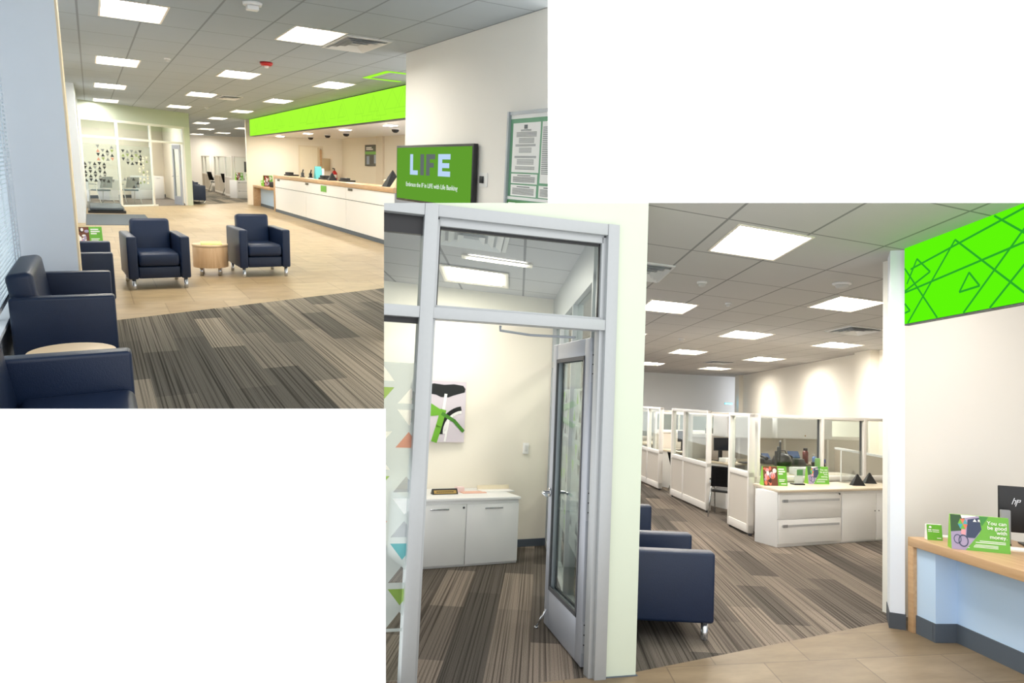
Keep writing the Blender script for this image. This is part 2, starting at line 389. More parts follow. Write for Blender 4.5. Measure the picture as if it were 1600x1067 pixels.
def tri(b, x, z, w, h, up, y, mi):
    b.flat([(x - w / 2, z), (x + w / 2, z), (x, z + h)] if up else [(x - w / 2, z + h), (x, z), (x + w / 2, z + h)], y, mi, 0.0008)

def pyramid_holder(label, loc, rz, s=0.12, m=BLACK):
    t = thing('pyramid_sign_holder', label, 'sign holder', loc, rz)
    h = s * 1.62
    MB().prism([(-s, -s * 0.45), (s, -s * 0.45), (s, s * 0.45), (-s, s * 0.45)], 0, h, 0, None, [(-0.006, -0.006), (0.006, -0.006), (0.006, 0.006), (-0.006, 0.006)]).build('wedge', m, t)
    b = MB(); b.quad([(-0.016, -s * 0.44 + 0.02 - 0.004, 0.02), (0.016, -s * 0.44 + 0.02 - 0.004, 0.02), (0.004, -s * 0.16 - 0.003, h * 0.66), (-0.004, -s * 0.16 - 0.003, h * 0.66)])
    b.build('card_clip', MGREY, t)
    return t

def monitor(label, loc, rz, w=0.5, h=0.3, z=0.12, logo=False, arm=False):
    """screen faces local +y, its back is toward -y"""
    t = thing('monitor', label, 'monitor', loc, rz)
    rbox(-w / 2, w / 2, 0, 0.022, z, z + h).build('screen_housing', BLACK, t, 0.006)
    rbox(-w / 2 + 0.012, w / 2 - 0.012, 0.022, 0.024, z + 0.012, z + h - 0.012).build('screen', mat('dark_screen', rgb(36, 40, 48), 0.15), t)
    rbox(-w * 0.16, w * 0.16, -0.03, 0, z + h * 0.2, z + h * 0.72).build('rear_box', DGREY, t, 0.006)
    rbox(-0.03, 0.03, -0.06, -0.03, 0.008, z + h * 0.5).build('stand', BLACK, t, 0.004)
    rbox(-0.12, 0.12, -0.13, 0.06, 0, 0.012).build('base', BLACK, t, 0.004)
    if logo:   # slanted four-stroke emblem on the back
        b = MB(); zc = z + h * 0.66; s = 0.032; xo = -w * 0.30
        for dx, z0, z1 in ((-0.55, -0.5, 0.9), (-0.05, -0.5, 0.35), (0.25, -0.9, 0.5), (0.75, 0.0, 0.5)):
            k = 0.35
            b.flat([(xo + (dx + z0 * k) * s, zc + z0 * s), (xo + (dx + 0.16 + z0 * k) * s, zc + z0 * s), (xo + (dx + 0.16 + z1 * k) * s, zc + z1 * s), (xo + (dx + z1 * k) * s, zc + z1 * s)], -0.0035, 0, 0.003)
        for x0, x1, z0 in ((-0.4, 0.16, 0.3), (0.28, 0.95, 0.42), (0.2, 0.8, 0.0)):
            b.flat([(xo + x0 * s, zc + z0 * s), (xo + x1 * s, zc + z0 * s), (xo + (x1 + 0.04) * s, zc + (z0 + 0.14) * s), (xo + (x0 + 0.04) * s, zc + (z0 + 0.14) * s)], -0.0035, 0, 0.003)
        b.build('emblem', CHROME, t)
    return t

def keyboard(label, loc, rz, w=0.42):
    t = thing('keyboard', label, 'keyboard', loc, rz)
    rbox(-w / 2, w / 2, -0.07, 0.07, 0, 0.014).build('body', BLACK, t, 0.003)
    b = MB()
    for r in range(5):
        for c in range(14): b.box(-w / 2 + 0.012 + c * (w - 0.024) / 14, -w / 2 + 0.012 + (c + 0.85) * (w - 0.024) / 14, -0.06 + r * 0.024, -0.06 + r * 0.024 + 0.02, 0.014, 0.019)
    b.build('keys', DGREY, t)
    return t

def desk_phone(label, loc, rz, k=1.0):
    t = thing('desk_phone', label, 'telephone', loc, rz)
    P = [(-0.09, -0.1), (0.09, -0.1), (0.09, 0.1), (-0.09, 0.1)]
    MB().prism([(x * k, y * k) for x, y in P], 0, 0.05 * k, 0, None, [(x * k * 0.95, (y * 0.75 + 0.02) * k) for x, y in P]).build('body', BLACK, t, 0.004)
    M = Matrix.Translation((0.035 * k, 0.02 * k, 0.05 * k)) @ Matrix.Rotation(0.9, 4, 'X')
    MB().box(-0.05 * k, 0.05 * k, 0, 0.07 * k, 0, 0.012 * k, 0, M).build('display', mat('phone_display', rgb(80, 100, 140), 0.3), t)
    MB().tube([(-0.06 * k, -0.09 * k, 0.06 * k), (-0.06 * k, -0.05 * k, 0.075 * k), (-0.06 * k, 0.05 * k, 0.085 * k), (-0.06 * k, 0.09 * k, 0.07 * k)], [0.022 * k, 0.014 * k, 0.014 * k, 0.022 * k]).build('handset', BLACK, t)
    return t

def task_chair(label, loc, rz, k=1.0, frame=CHROME, shell=BLACK, back=None):
    """four-legged mesh-back guest chair; faces local -y"""
    t = thing('guest_chair', label, 'chair', loc, rz)
    rbox(-0.23 * k, 0.23 * k, -0.25 * k, 0.2 * k, 0.43 * k, 0.48 * k).build('seat', shell, t, 0.02 * k, 3)
    b = MB(); n = 6
    for i in range(n):
        for j in range(5):
            def P(u, v):
                x = (u / n - 0.5) * 0.44 * k * (1 - 0.12 * (v / 5)); z = (0.54 + v / 5 * 0.36) * k; y = (0.20 + v / 5 * 0.1 - 0.05 * math.cos((u / n - 0.5) * PI) + 0.05) * k; return (x, y, z)
            b.quad([P(i, j), P(i + 1, j), P(i + 1, j + 1), P(i, j + 1)])
    o = b.build('backrest', back or MESHB, t); sm = o.modifiers.new('s', 'SOLIDIFY'); sm.thickness = 0.012
    b = MB(); b.tube([(-0.22 * k, 0.25 * k, 0.54 * k), (-0.195 * k, 0.355 * k, 0.9 * k), (0.195 * k, 0.355 * k, 0.9 * k), (0.22 * k, 0.25 * k, 0.54 * k)], 0.014 * k); b.build('back_frame', shell, t)
    for s in (-1, 1):
        b = MB(); b.tube([(s * 0.26 * k, -0.27 * k, 0.0), (s * 0.255 * k, -0.2 * k, 0.45 * k), (s * 0.25 * k, 0.1 * k, 0.6 * k), (s * 0.24 * k, 0.26 * k, 0.62 * k)], 0.014 * k); b.build('leg', frame, t)
        b = MB(); b.tube([(s * 0.26 * k, 0.30 * k, 0.0), (s * 0.25 * k, 0.1 * k, 0.5 * k), (s * 0.25 * k, 0.02 * k, 0.6 * k)], 0.014 * k); b.build('leg', frame, t)
        rbox(s * 0.255 * k - 0.025, s * 0.255 * k + 0.025, -0.2 * k, 0.12 * k, 0.635 * k, 0.66 * k).build('armrest', shell, t, 0.01)
    return t

def tent_card(label, loc, rz, w, h, kind):
    """folded display card, front leans back, faces -y"""
    t = thing('tent_card', label, 'display card', loc, rz); dp = h * 0.42
    S = Matrix.Translation((0, -dp * 0.5, 0)) @ Matrix.Rotation(-0.16, 4, 'X')
    def plate(poly, mi_m, y, name):
        b = MB(); b.flat(poly, y, 0, 0.0012)
        for v in b.bm.verts: v.co = S @ v.co
        b.build(name, mi_m, t)
    Y = h * math.sin(0.16); Zt = h * math.cos(0.16)
    MB().prism([(-dp * 0.5, 0), (-dp * 0.5 + Y, Zt), (-dp * 0.5 + Y + 0.02, Zt), (dp * 0.5, 0)], -w / 2, w / 2, 0, Matrix(((0, 0, 1, 0), (1, 0, 0, 0), (0, 1, 0, 0), (0, 0, 0, 1)))).build('card_body', GRNL if kind != 'small' else PAPER, t)
    def tx(s, size, x, z, m, align='CENTER', bold=0.0, name='lettering'):
        p = S @ Vector((x, -0.0066, z)); o = text(s, size, t, m, p, name, align, bold); o.matrix_local = Matrix.Translation(p) @ Matrix.Rotation(-0.16, 4, 'X') @ Matrix.Rotation(PI / 2, 4, 'X'); return o
    hw = w / 2
    def bars(rows, name='print_lines'):
        b = MB()
        for x0, x1, z0, z1 in rows: b.flat([(x0, z0), (x1, z0), (x1, z1), (x0, z1)], -0.0034, 0, 0.0008)
        for v in b.bm.verts: v.co = S @ v.co
        b.build(name, PAPER, t)
    if kind == 'small':
        plate([(-hw, 0), (hw, 0), (hw, h), (-hw, h)], GRN, -0.002, 'front_print')
        bars([(-hw * 0.85, -hw * 0.42, h * 0.62, h * 0.69), (-hw * 0.3, hw * 0.6, h * 0.63, h * 0.68), (-hw * 0.85, -hw * 0.3, h * 0.53, h * 0.57), (-hw * 0.2, hw * 0.6, h * 0.52, h * 0.56)])
        plate([(-hw * 0.75, h * 0.8), (-hw * 0.55, h * 0.76), (-hw * 0.35, h * 0.8), (-hw * 0.45, h * 0.9), (-hw * 0.65, h * 0.9)], PAPER, -0.004, 'emblem')
        plate([(hw * 0.25, h * 0.12), (hw * 0.8, h * 0.12), (hw * 0.8, h * 0.17), (hw * 0.25, h * 0.17)], PAPER, -0.004, 'emblem')
    elif kind == 'cyclist':
        plate([(-hw, 0), (hw, 0), (hw, h), (-hw, h)], GRN, -0.002, 'front_print')
        b = MB()
        a, c = -hw, hw
        b.flat([(a, 0), (a + w * 0.24, 0), (a + w * 0.50, h * 0.52), (a + w * 0.50, h), (a, h)], -0.0032, 0, 0.001)                 # pale pavement and sky
        b.flat([(a, h * 0.5), (a + w * 0.2, h * 0.55), (a + w * 0.26, h), (a, h)], -0.004, 1, 0.001)                                 # trees
        b.flat([(a + w * 0.26, h * 0.36), (a + w * 0.41, h * 0.36), (a + w * 0.53, h * 0.62), (a + w * 0.50, h * 0.95), (a + w * 0.30, h * 0.88)], -0.004, 2, 0.001)   # shop front
        b.flat([(a + w * 0.2, h * 0.9), (a + w * 0.44, h * 0.98), (a + w * 0.44, h), (a + w * 0.18, h)], -0.0045, 4, 0.001)
        for cx, cz, r in ((0.11, 0.30, 0.1), (0.21, 0.26, 0.13)):                                                                     # bicycle wheels
            pts = [(a + w * cx + r * h * math.cos(2 * PI * k / 20), h * cz + r * h * 1.35 * math.sin(2 * PI * k / 20)) for k in range(20)]
            ins = [(a + w * cx + r * h * 0.82 * math.cos(2 * PI * k / 20), h * cz + r * h * 1.1 * math.sin(2 * PI * k / 20)) for k in range(20)]
            for k in range(20): b.flat([pts[k], pts[(k + 1) % 20], ins[(k + 1) % 20], ins[k]], -0.0052, 2, 0.0008)
        b.flat([(a + w * 0.17, h * 0.45), (a + w * 0.25, h * 0.43), (a + w * 0.26, h * 0.62), (a + w * 0.19, h * 0.66)], -0.0055, 5, 0.001)   # rider
        for k, mi in ((0, 6), (1, 7), (2, 8), (3, 6), (4, 8), (5, 7)):
            a0, a1 = k * PI / 3, (k + 1) * PI / 3
            b.flat([(a + w * 0.21, h * 0.74), (a + w * 0.21 + 0.085 * w * math.cos(a0), h * 0.74 + 0.17 * h * math.sin(a0)), (a + w * 0.21 + 0.085 * w * math.cos(a1), h * 0.74 + 0.17 * h * math.sin(a1))], -0.0058, mi, 0.0008)
        b.flat([(a + w * 0.50, h), (a + w * 0.66, h), (a + w * 0.54, h * 0.72)], -0.0045, 9, 0.001)
        for v in b.bm.verts: v.co = S @ v.co
        b.build('photo_print', [PURPLE, mat('tree_print', rgb(60, 92, 62), 0.7), DKBLUE, PAPER, PAPER, PINK, TEAL, CORAL, GRN, GRND], t)
        for i, s in enumerate(('You can', 'be good', 'with', 'money.')): tx(s, h * 0.15, hw * 0.92, h * (0.82 - i * 0.13), PAPER, 'RIGHT', 0.0003)
        tx('\u25b2 R', h * 0.1, a + w * 0.45, h * 0.86, PAPER, 'CENTER', 0.0006)
        bars([(-hw * 0.02, hw * 0.86, h * 0.285, h * 0.305), (-hw * 0.16, hw * 0.86, h * 0.24, h * 0.26), (-hw * 0.18, hw * 0.6, h * 0.175, h * 0.19), (-hw * 0.22, hw * 0.6, h * 0.14, h * 0.155), (-hw * 0.24, hw * 0.6, h * 0.105, h * 0.12), (-hw * 0.5, -hw * 0.38, h * 0.07, h * 0.085)])
    else:
        plate([(-hw, 0), (hw, 0), (hw, h), (-hw, h)], GRN, -0.002, 'front_print')
        b = MB(); rnd = random.Random(len(label)); b.flat([(-hw, 0), (-hw + w * 0.6, 0), (-hw + w * 0.6, h), (-hw, h)], -0.003, 0, 0.0008)
        for k in range(26):                                    # a busy snapshot of people, seen as blots of colour
            rx, rz2 = w * rnd.uniform(0.035, 0.09), h * rnd.uniform(0.06, 0.15); cx = -hw + rnd.uniform(rx, w * 0.6 - rx); cz = rnd.uniform(rz2, h - rz2); a0 = rnd.uniform(0, PI)
            b.flat([(cx + rx * math.cos(a) , cz + rz2 * math.sin(a)) for a in (2 * PI * q / 9 for q in range(9))], -0.0034 - k * 0.00005, rnd.choice([1, 2, 3, 4, 5, 5]), 0.0005)
        for v in b.bm.verts: v.co = S @ v.co
        b.build('photo_print', [BROWN, CORAL, PURPLE, mat('cocoa_print', rgb(64, 40, 36), 0.7), PINK, PAPER], t)
        x0 = -hw + w * 0.65
        bars([(x0, x0 + w * 0.24, h * 0.82, h * 0.89), (x0, x0 + w * 0.28, h * 0.70, h * 0.77), (x0, x0 + w * 0.18, h * 0.58, h * 0.65), (x0, x0 + w * 0.26, h * 0.30, h * 0.34), (x0, x0 + w * 0.22, h * 0.22, h * 0.26), (x0 + w * 0.08, x0 + w * 0.30, h * 0.08, h * 0.13)])
    return t

def storage_cabinet(label, loc, rz, w, d, h, kind, top=None, handles=True):
    """front faces -y, origin at the front corner on the floor (x from 0 to w)"""
    t = thing('storage_cabinet', label, 'cabinet', loc, rz)
    rbox(0, w, 0.02, d, 0, h).build('body', LAM, t, 0.003)
    g = 0.006
    if kind == 'drawers':
        n = 2; hh = (h - 0.05) / n
        for i in range(n):
            z0 = 0.03 + i * hh
            f = rbox(g, w - g, 0, 0.02, z0 + g, z0 + hh - g).build('drawer', LAM, t, 0.003)
            rbox(0.05, w - 0.04, -0.006, 0, z0 + hh - 0.085, z0 + hh - 0.06).build('pull_rail', mat('silver_rail', rgb(196, 198, 202), 0.4, 0.3), f)
            rbox(0.06, 0.13, -0.009, -0.006, z0 + hh - 0.088, z0 + hh - 0.057).build('label_holder', MGREY, f)
        MB().tube([(w - 0.035, -0.004, h - 0.03), (w - 0.035, 0.01, h - 0.03)], 0.011).build('lock', DGREY, t)
    else:
        for i in range(2):
            x0, x1 = (g, w / 2 - g / 2) if i == 0 else (w / 2 + g / 2, w - g)
            f = rbox(x0, x1, 0, 0.02, 0.02, h - 0.03).build('door', LAM, t, 0.003)
            if handles: rbox((x0 + x1) / 2 - 0.09, (x0 + x1) / 2 + 0.09, -0.02, -0.008, h - 0.075, h - 0.062).build('handle', CHROME, f, 0.003)
            else: MB().tube([(x0 + 0.04 if i else x1 - 0.02, -0.004, h * 0.6), (x0 + 0.04 if i else x1 - 0.02, 0.01, h * 0.6)], 0.007).build('lock', DGREY, f)
        if handles: MB().tube([(w / 2 - 0.03, -0.004, h - 0.06), (w / 2 - 0.03, 0.01, h - 0.06)], 0.01).build('lock', DGREY, t)
    return t

def cubicle_panel(label, p0, p1, h, zs, bays, t=0.07, cat='partition', post=True, frame=None):
    """framed office screen from p0 to p1 in plan: fabric below zs, glass above; bays = cut fractions"""
    p0, p1 = Vector((*p0, 0)), Vector((*p1, 0)); d = p1 - p0; L = d.length
    r = thing('cubicle_screen', label, cat, p0, math.atan2(d.y, d.x), 'office cubicle screens')
    F = frame or mat('screen_frame_white', rgb(232, 228, 222), 0.45); b = MB(); s = 0.045
    b.box(0, L, -t / 2, t / 2, h - 0.04, h); b.box(0, L, -t / 2, t / 2, zs - 0.03, zs + 0.03); b.box(0, L, -t / 2, t / 2, 0.03, 0.13)
    ed = [0.0] + list(bays) + [1.0]
    for f in ed:
        x = min(max(f * L, s / 2), L - s / 2); b.box(x - s / 2, x + s / 2, -t / 2 - 0.001, t / 2 + 0.001, 0.03, h)
    b.build('frame', F, r, 0.004)
    for a, c in zip(ed, ed[1:]):
        rbox(a * L + s / 2, c * L - s / 2, -t / 2 + 0.012, t / 2 - 0.012, 0.13, zs - 0.03).build('fabric_panel', FABRIC, r)
        rbox(a * L + s / 2, c * L - s / 2, -0.004, 0.004, zs + 0.03, h - 0.04).build('glass_pane', GLASS, r)
        b = MB(); b.box(c * L - s - 0.006, c * L - s + 0.004, -0.012, 0.012, zs + 0.03, h - 0.04); b.build('gasket', DGREY, r)
    for f in (0.03, 0.97): MB().lathe([(0.02, 0), (0.02, 0.03)], 0, 10, (f * L, 0, 0)).build('foot', DGREY, r)
    return r

# ================================================================== OFFICE HALL
CUR = OFFICE
struct(MB().quad([(-1.6, 2.4, 0), (5.5, 2.4, 0), (5.5, 6.4, 0), (2.70, 5.33, 0), (0.72, 4.17, 0), (0.19, 3.97, 0), (-1.6, 3.3, 0)]).cut([SIDE]).build('floor', TILEB))
struct(MB().quad([(-1.6, 3.30, 0.0), (0.19, 3.97, 0), (0.72, 4.17, 0.0), (2.70, 5.33, 0.0), (5.5, 6.4, 0), (12.5, 6.4, 0), (12.5, 36, 0), (-8, 36, 0)]).cut([SIDE]).build('floor_carpet', CARPB))
# ceiling: columns of lay-in lights, rows run along the plan's cross direction
KB = 0.45
def cmap(u, v): return (u + 0.022 * (v - 5), v + KB * u)
B_L = [(1.44, 2.05, 3.98, 4.82, 'large light panel nearest the green lightbox wall front, first in the office ceiling'),
       (1.46, 2.09, 7.62, 8.58, 'ceiling light panel cut by the pale wall end, beyond the nearest big panel'),
       (3.35, 3.99, 5.95, 6.85, 'ceiling light panel just below the round smoke detector'),
       (3.34, 4.10, 9.85, 10.95, 'ceiling light panel between the dark square grille and the cubicles, middle column'),
       (5.44, 6.20, 10.2, 11.15, 'ceiling light panel next to the louvred vent by the far wall'),
       (3.36, 4.12, 14.4, 15.75, 'ceiling light panel fourth in the middle column of the office ceiling'),
       (5.62, 6.42, 14.75, 16.2, 'ceiling light panel beside the small far vent, nearer the long wall'),
       (3.5, 4.20, 20.1, 21.8, 'low ceiling light panel deepest beside the pale wall end'),
       (5.80, 6.70, 20.4, 22.0, 'deepest ceiling light panel before the far corner of the office'),
       (3.25, 3.85, 2.75, 3.5, 'added unseen light panel brightening the service desk alcove behind the green lightbox'),  # lamp out of view, added to brighten the alcove wall
       (1.46, 2.1, 11.6, 12.6, 'ceiling light sliver showing just past the pale wall end')]
V_L = [(4.62, 5.28, 7.95, 8.85, 'square louvred ceiling vent before the tan office wall'), (5.05, 5.80, 17.2, 18.4, 'small louvred ceiling vent deep in the office ceiling'),
       (0.9, 1.32, 5.55, 6.4, 'dark square ceiling grille beside the pale wall end')]
hole_ceiling('ceiling', (-0.2, 9.5), (1.0, 33), [(a, b, c, d) for a, b, c, d, _ in B_L], cmap, 2.75, CEILB, [ROOF, SIDE])
for a, b, c, d, lb in B_L: light_panel(lb, [cmap(a, c), cmap(b, c), cmap(b, d), cmap(a, d)], 2.75, LAMP, group='office ceiling light panels')
for a, b, c, d, lb in V_L: vent(lb, [cmap(a, c), cmap(b, c), cmap(b, d), cmap(a, d)], 2.75)
detector('round white smoke detector above the middle column light panel', (3.03, 6.68, 2.75), 0.085)
detector('small round sensor on the office ceiling beyond the big light panel', (1.76, 6.91, 2.75), 0.05)
detector('tiny sprinkler cap between two middle column light panels', (2.43, 8.29, 2.75), 0.04)
detector('tiny white sensor deep in the office ceiling before the far lights', (3.0, 13.2, 2.75), 0.06)

# far walls
seg_wall('wall_back', (0.0, 27.3), (10.3, 31.03), 0, 2.75, 0.2, mat('pale_far_wall', rgb(244, 248, 252), 0.7))
seg_wall('wall_right', (9.1, 29.8), (5.6, 2.46), 0, 2.76, 0.2, CREAM)
for i, (px, py) in enumerate(((7.12, 14.4), (8.95, 28.6))):
    b = MB(); b.box(-0.18, 0.0, -0.45, 0.45, 0, 2.75, 0, Matrix.Translation((px + 0.02, py, 0)) @ Matrix.Rotation(-0.127, 4, 'Z')); struct(b.build('trim_%d' % (i + 1), CREAM))
t = thing('exit_sign', 'small blue-lit sign box high on the far office wall by the corner', 'sign', (8.45, 28.6, 1.56), 0.35)
rbox(-0.17, 0.17, -0.02, 0.02, 0, 0.06).build('housing', DGREY, t); rbox(-0.17, 0.17, -0.03, -0.02, 0.005, 0.05).build('face', emis('cyan_sign', (0.05, 0.55, 0.9, 1), 12.0), t)

# pale wall end beside the glass room, soffit over the door
PA = math.atan2(0.3, 1.0)                      # the glass front runs this way in plan
PO = Vector((0.725, 4.13, 0)); PM = Matrix.Translation(PO) @ Matrix.Rotation(PA, 4, 'Z')
GSPILL = mat('green_spill_wall', rgb(210, 219, 200), 0.6, var=0.02)  # green spill from the lightbox is painted into this wall colour
def pm_struct(b, name, m, bevel=0.0):
    for v in b.bm.verts: v.co = PM @ v.co
    return struct(b.cut([SIDE, ROOF]).build(name, m, None, bevel))
b = MB().box(-0.195, 0.0, -0.0, 0.30, 0, 2.9).box(-1.8, -0.195, 0.0, 0.30, 2.565, 2.9); pm_struct(b, 'wall_end', GSPILL)
pm_struct(MB().box(-0.19, 0.008, -0.012, 0.30, 0.0, 0.004), 'baseboard_end', BASEB)

# glass front: frame, panes, film
root = sroot('window_1', PO, PA); root['label'] = 'grey aluminium framed glass front of the small office'
def pm_part(b, name, m, bevel=0.0, parent=None):
    b.cut([SIDE, ROOF], PM); return b.build(name, m, parent or root, bevel)
b = MB()
b.box(-1.335, -1.262, -0.03, 0.09, 0, 2.566).box(-1.262, -1.245, 0.0, 0.07, 0, 2.49)        # mullion between side light and door
b.box(-0.264, -0.195, -0.03, 0.09, 0, 2.566).box(-0.29, -0.264, 0.0, 0.07, 0, 2.49)
b.box(-2.0, -1.336, -0.026, 0.086, 2.50, 2.565).box(-1.261, -0.265, -0.026, 0.086, 2.50, 2.565).box(-2.0, -1.336, -0.026, 0.086, 1.945, 2.005).box(-1.261, -0.265, -0.026, 0.086, 1.945, 2.005)
b.box(-1.25, -0.28, 0.0, 0.07, 2.455, 2.50).box(-1.25, -0.28, 0.0, 0.07, 2.005, 2.02)
pm_part(b, 'frame', ALU, 0.004)
b = MB(); b.box(-1.25, -0.28, 0.025, 0.045, 2.44, 2.458).box(-1.245, -1.235, 0.025, 0.045, 2.02, 2.455).box(-0.295, -0.285, 0.025, 0.045, 2.02, 2.455).box(-2.0, -1.335, 0.025, 0.05, 1.915, 1.945).box(-2.0, -1.335, 0.02, 0.05, 2.40, 2.50)
pm_part(b, 'gasket', BLACK)
pm_part(MB().box(-1.24, -0.29, 0.030, 0.038, 2.02, 2.45), 'glass_pane', GLASS)
pm_part(MB().box(-2.0, -1.335, 0.030, 0.038, 2.005, 2.42), 'glass_pane', GLASS)
pm_part(MB().box(-2.0, -1.335, 0.030, 0.038, 0.05, 1.92), 'glass_pane', GLASS)
# frosted film with rows of clear and coloured triangles; film is a mesh with triangular openings left out
def film(x0, x1, z0, z1, cw, ch, rnd, yy, pal, cols=None, skipclear=0.3):
    b = MB(); nx = max(1, round((x1 - x0) / cw)); nz = max(1, round((z1 - z0) / ch)); cw = (x1 - x0) / nx; ch = (z1 - z0) / nz
    for i in range(nx):
        for j in range(nz):
            xa, xb, za, zb = x0 + i * cw, x0 + (i + 1) * cw, z0 + j * ch, z0 + (j + 1) * ch
            up = (i + j) % 2 == 0; r = rnd.random(); g = 0.14
            A, Bq, C = ((xa + cw * g * .5, za + ch * g), (xb - cw * g * .5, za + ch * g), ((xa + xb) / 2, zb - ch * g)) if up else ((xb - cw * g * .5, zb - ch * g), (xa + cw * g * .5, zb - ch * g), ((xa + xb) / 2, za + ch * g))
            if r < pal[0]:
                b.quad([(xa, yy, za), (xb, yy, za), (xb, yy, zb), (xa, yy, zb)], 0); continue
            mi = None if r < pal[0] + skipclear else rnd.choice(cols or [1, 2, 3])
            q = [(xa, za), (xb, za), (xb, zb), (xa, zb)]
            T = [A, Bq, C] if up else [A, Bq, C]
            # ring between the cell outline and the triangle
            if up: parts = [[q[0], q[1], Bq, A], [q[1], q[2], C, Bq], [q[2], q[3], C], [q[3], q[0], A, C]]
            else: parts = [[q[2], q[3], Bq, A], [q[3], q[0], C, Bq], [q[0], q[1], C], [q[1], q[2], A, C]]
            for p in parts: b.quad([(x, yy, z) for x, z in p], 0)
            if mi: b.quad([(x, yy, z) for x, z in T], mi)
    return b
FILMM = [FILM, glassmat('green_film', (0.55, 0.72, 0.25, 1), 0.03, 0.45, (0.30, 0.50, 0.10, 1)), glassmat('grey_film', (0.7, 0.72, 0.74, 1), 0.03, 0.35, (0.4, 0.42, 0.45, 1)),
         glassmat('coral_film', (0.85, 0.5, 0.4, 1), 0.03, 0.5, (0.7, 0.3, 0.2, 1)), glassmat('teal_film', (0.3, 0.65, 0.68, 1), 0.03, 0.5, (0.1, 0.42, 0.46, 1)), glassmat('dark_film', (0.22, 0.24, 0.26, 1), 0.03, 0.4, (0.05, 0.055, 0.06, 1))]
pm_part(film(-1.74, -1.275, 0.30, 1.70, 0.155, 0.115, random.Random(5), 0.028, (0.2,), [1, 1, 2, 3, 4, 2], 0.45), 'frosted_film', FILMM)

# door leaf, open inward
hx, hy = 0.462, 4.185; DA = math.atan2(4.962 - 4.172, 0.266 - 0.453)
DT = Matrix.Translation((hx, hy, 0)) @ Matrix.Rotation(DA, 4, 'Z')
dr = sroot('door_1', (hx, hy, 0), DA); dr['label'] = 'open grey metal door with long glass panel and lever handle'
W = 0.80; th = 0.048
b = MB().box(0, 0.115, 0, th, 0.012, 1.915).box(W - 0.105, W, 0, th, 0.012, 1.915).box(0.115, W - 0.105, 0, th, 0.012, 0.27).box(0.115, W - 0.105, 0, th, 1.80, 1.915)
b.build('leaf', ALUD, dr, 0.004)
b = MB()
for a in (0, 1):
    y0, y1 = ((-0.004, 0.01), (th - 0.01, th + 0.004))[a]
    b.box(0.105, 0.125, y0, y1, 0.26, 1.81).box(W - 0.115, W - 0.095, y0, y1, 0.26, 1.81).box(0.105, W - 0.095, y0, y1, 0.26, 0.285).box(0.105, W - 0.095, y0, y1, 1.785, 1.81)
b.build('glazing_bead', DGREY, dr)
rbox(0.12, W - 0.1, th / 2 - 0.004, th / 2 + 0.004, 0.275, 1.80).build('glass_pane', GLASS, dr)
for y0, s in ((th, 1), (0, -1)):
    hb = MB(); hb.tube([(W - 0.05, y0, 0.90), (W - 0.05, y0 + s * 0.012, 0.90)], 0.03); hb.tube([(W - 0.05, y0, 0.90), (W - 0.05, y0 + s * 0.055, 0.90), (W - 0.07, y0 + s * 0.06, 0.90), (W - 0.17, y0 + s * 0.06, 0.895)], 0.011)
    hb.build('lever_handle', CHROME, dr)
for z in (1.74, 0.93, 0.18):
    h = rbox(-0.004, 0.0, 0.004, th - 0.004, z - 0.09, z + 0.09).build('hinge', mat('hinge_steel', rgb(190, 194, 200), 0.35, 0.5), dr)
    b = MB()
    for i in range(6): b.tube([(-0.007, 0.014 + 0.02 * (i % 2), z - 0.07 + i * 0.028), (-0.003, 0.014 + 0.02 * (i % 2), z - 0.07 + i * 0.028)], 0.004, 0, 8)
    b.build('screw', BLACK, h)
MB().tube([(W - 0.1, th + 0.012, 0.13), (W - 0.07, th + 0.07, 0.012)], 0.008).tube([(W - 0.07, th + 0.07, 0.012), (W - 0.07, th + 0.07, 0.0)], 0.014).build('kick_stop', CHROME, dr)
MB().tube([(0.25, th + 0.02, 1.93), (0.5, th + 0.25, 1.95), (0.36, th + 0.48, 1.955), (0.36, th + 0.48, 1.985)], 0.008).build('closer_arm', ALUD, dr)

# the glass room behind the door
cb0 = Vector((0.058, 7.40)); cd = Vector((1, 0.5)).normalized()
seg_wall('wall_office_back', tuple(cb0 - cd * 2.6), tuple(cb0 + cd * 0.42), 0, 2.62, 0.12, CREAM, [SIDE])
seg_wall('baseboard_office', tuple(cb0 - cd * 2.6 + Vector((0.006, -0.012))), tuple(cb0 + cd * 0.40 + Vector((0.006, -0.012))), 0, 0.075, 0.012, BASEB, [SIDE])
struct(MB().quad([(-2.2, 3.2, 2.6), (0.50, 4.16, 2.6), (0.33, 7.75, 2.6), (-2.2, 6.4, 2.6)]).cut([SIDE, ROOF]).build('ceiling_office', CEILO))
S0, S1 = (0.47, 4.32), (0.375, 7.54)
sd = Vector((S1[0] - S0[0], S1[1] - S0[1])); sl = sd.length
sr = sroot('window_2', (*S0, 0), math.atan2(sd.y, sd.x)); sr['label'] = 'glazed side wall of the small office with frosted triangles'
b = MB().box(0, sl, -0.04, 0.04, 0, 0.06).box(0, sl, -0.04, 0.04, 2.28, 2.33).box(0, sl, -0.04, 0.04, 1.86, 1.92).box(0, sl, -0.04, 0.04, 2.33, 2.6)
for f in (0.0, 0.36, 0.70, 0.985): b.box(f * sl, f * sl + 0.05, -0.041, 0.041, 0, 2.33)
b.build('frame', ALU, sr)
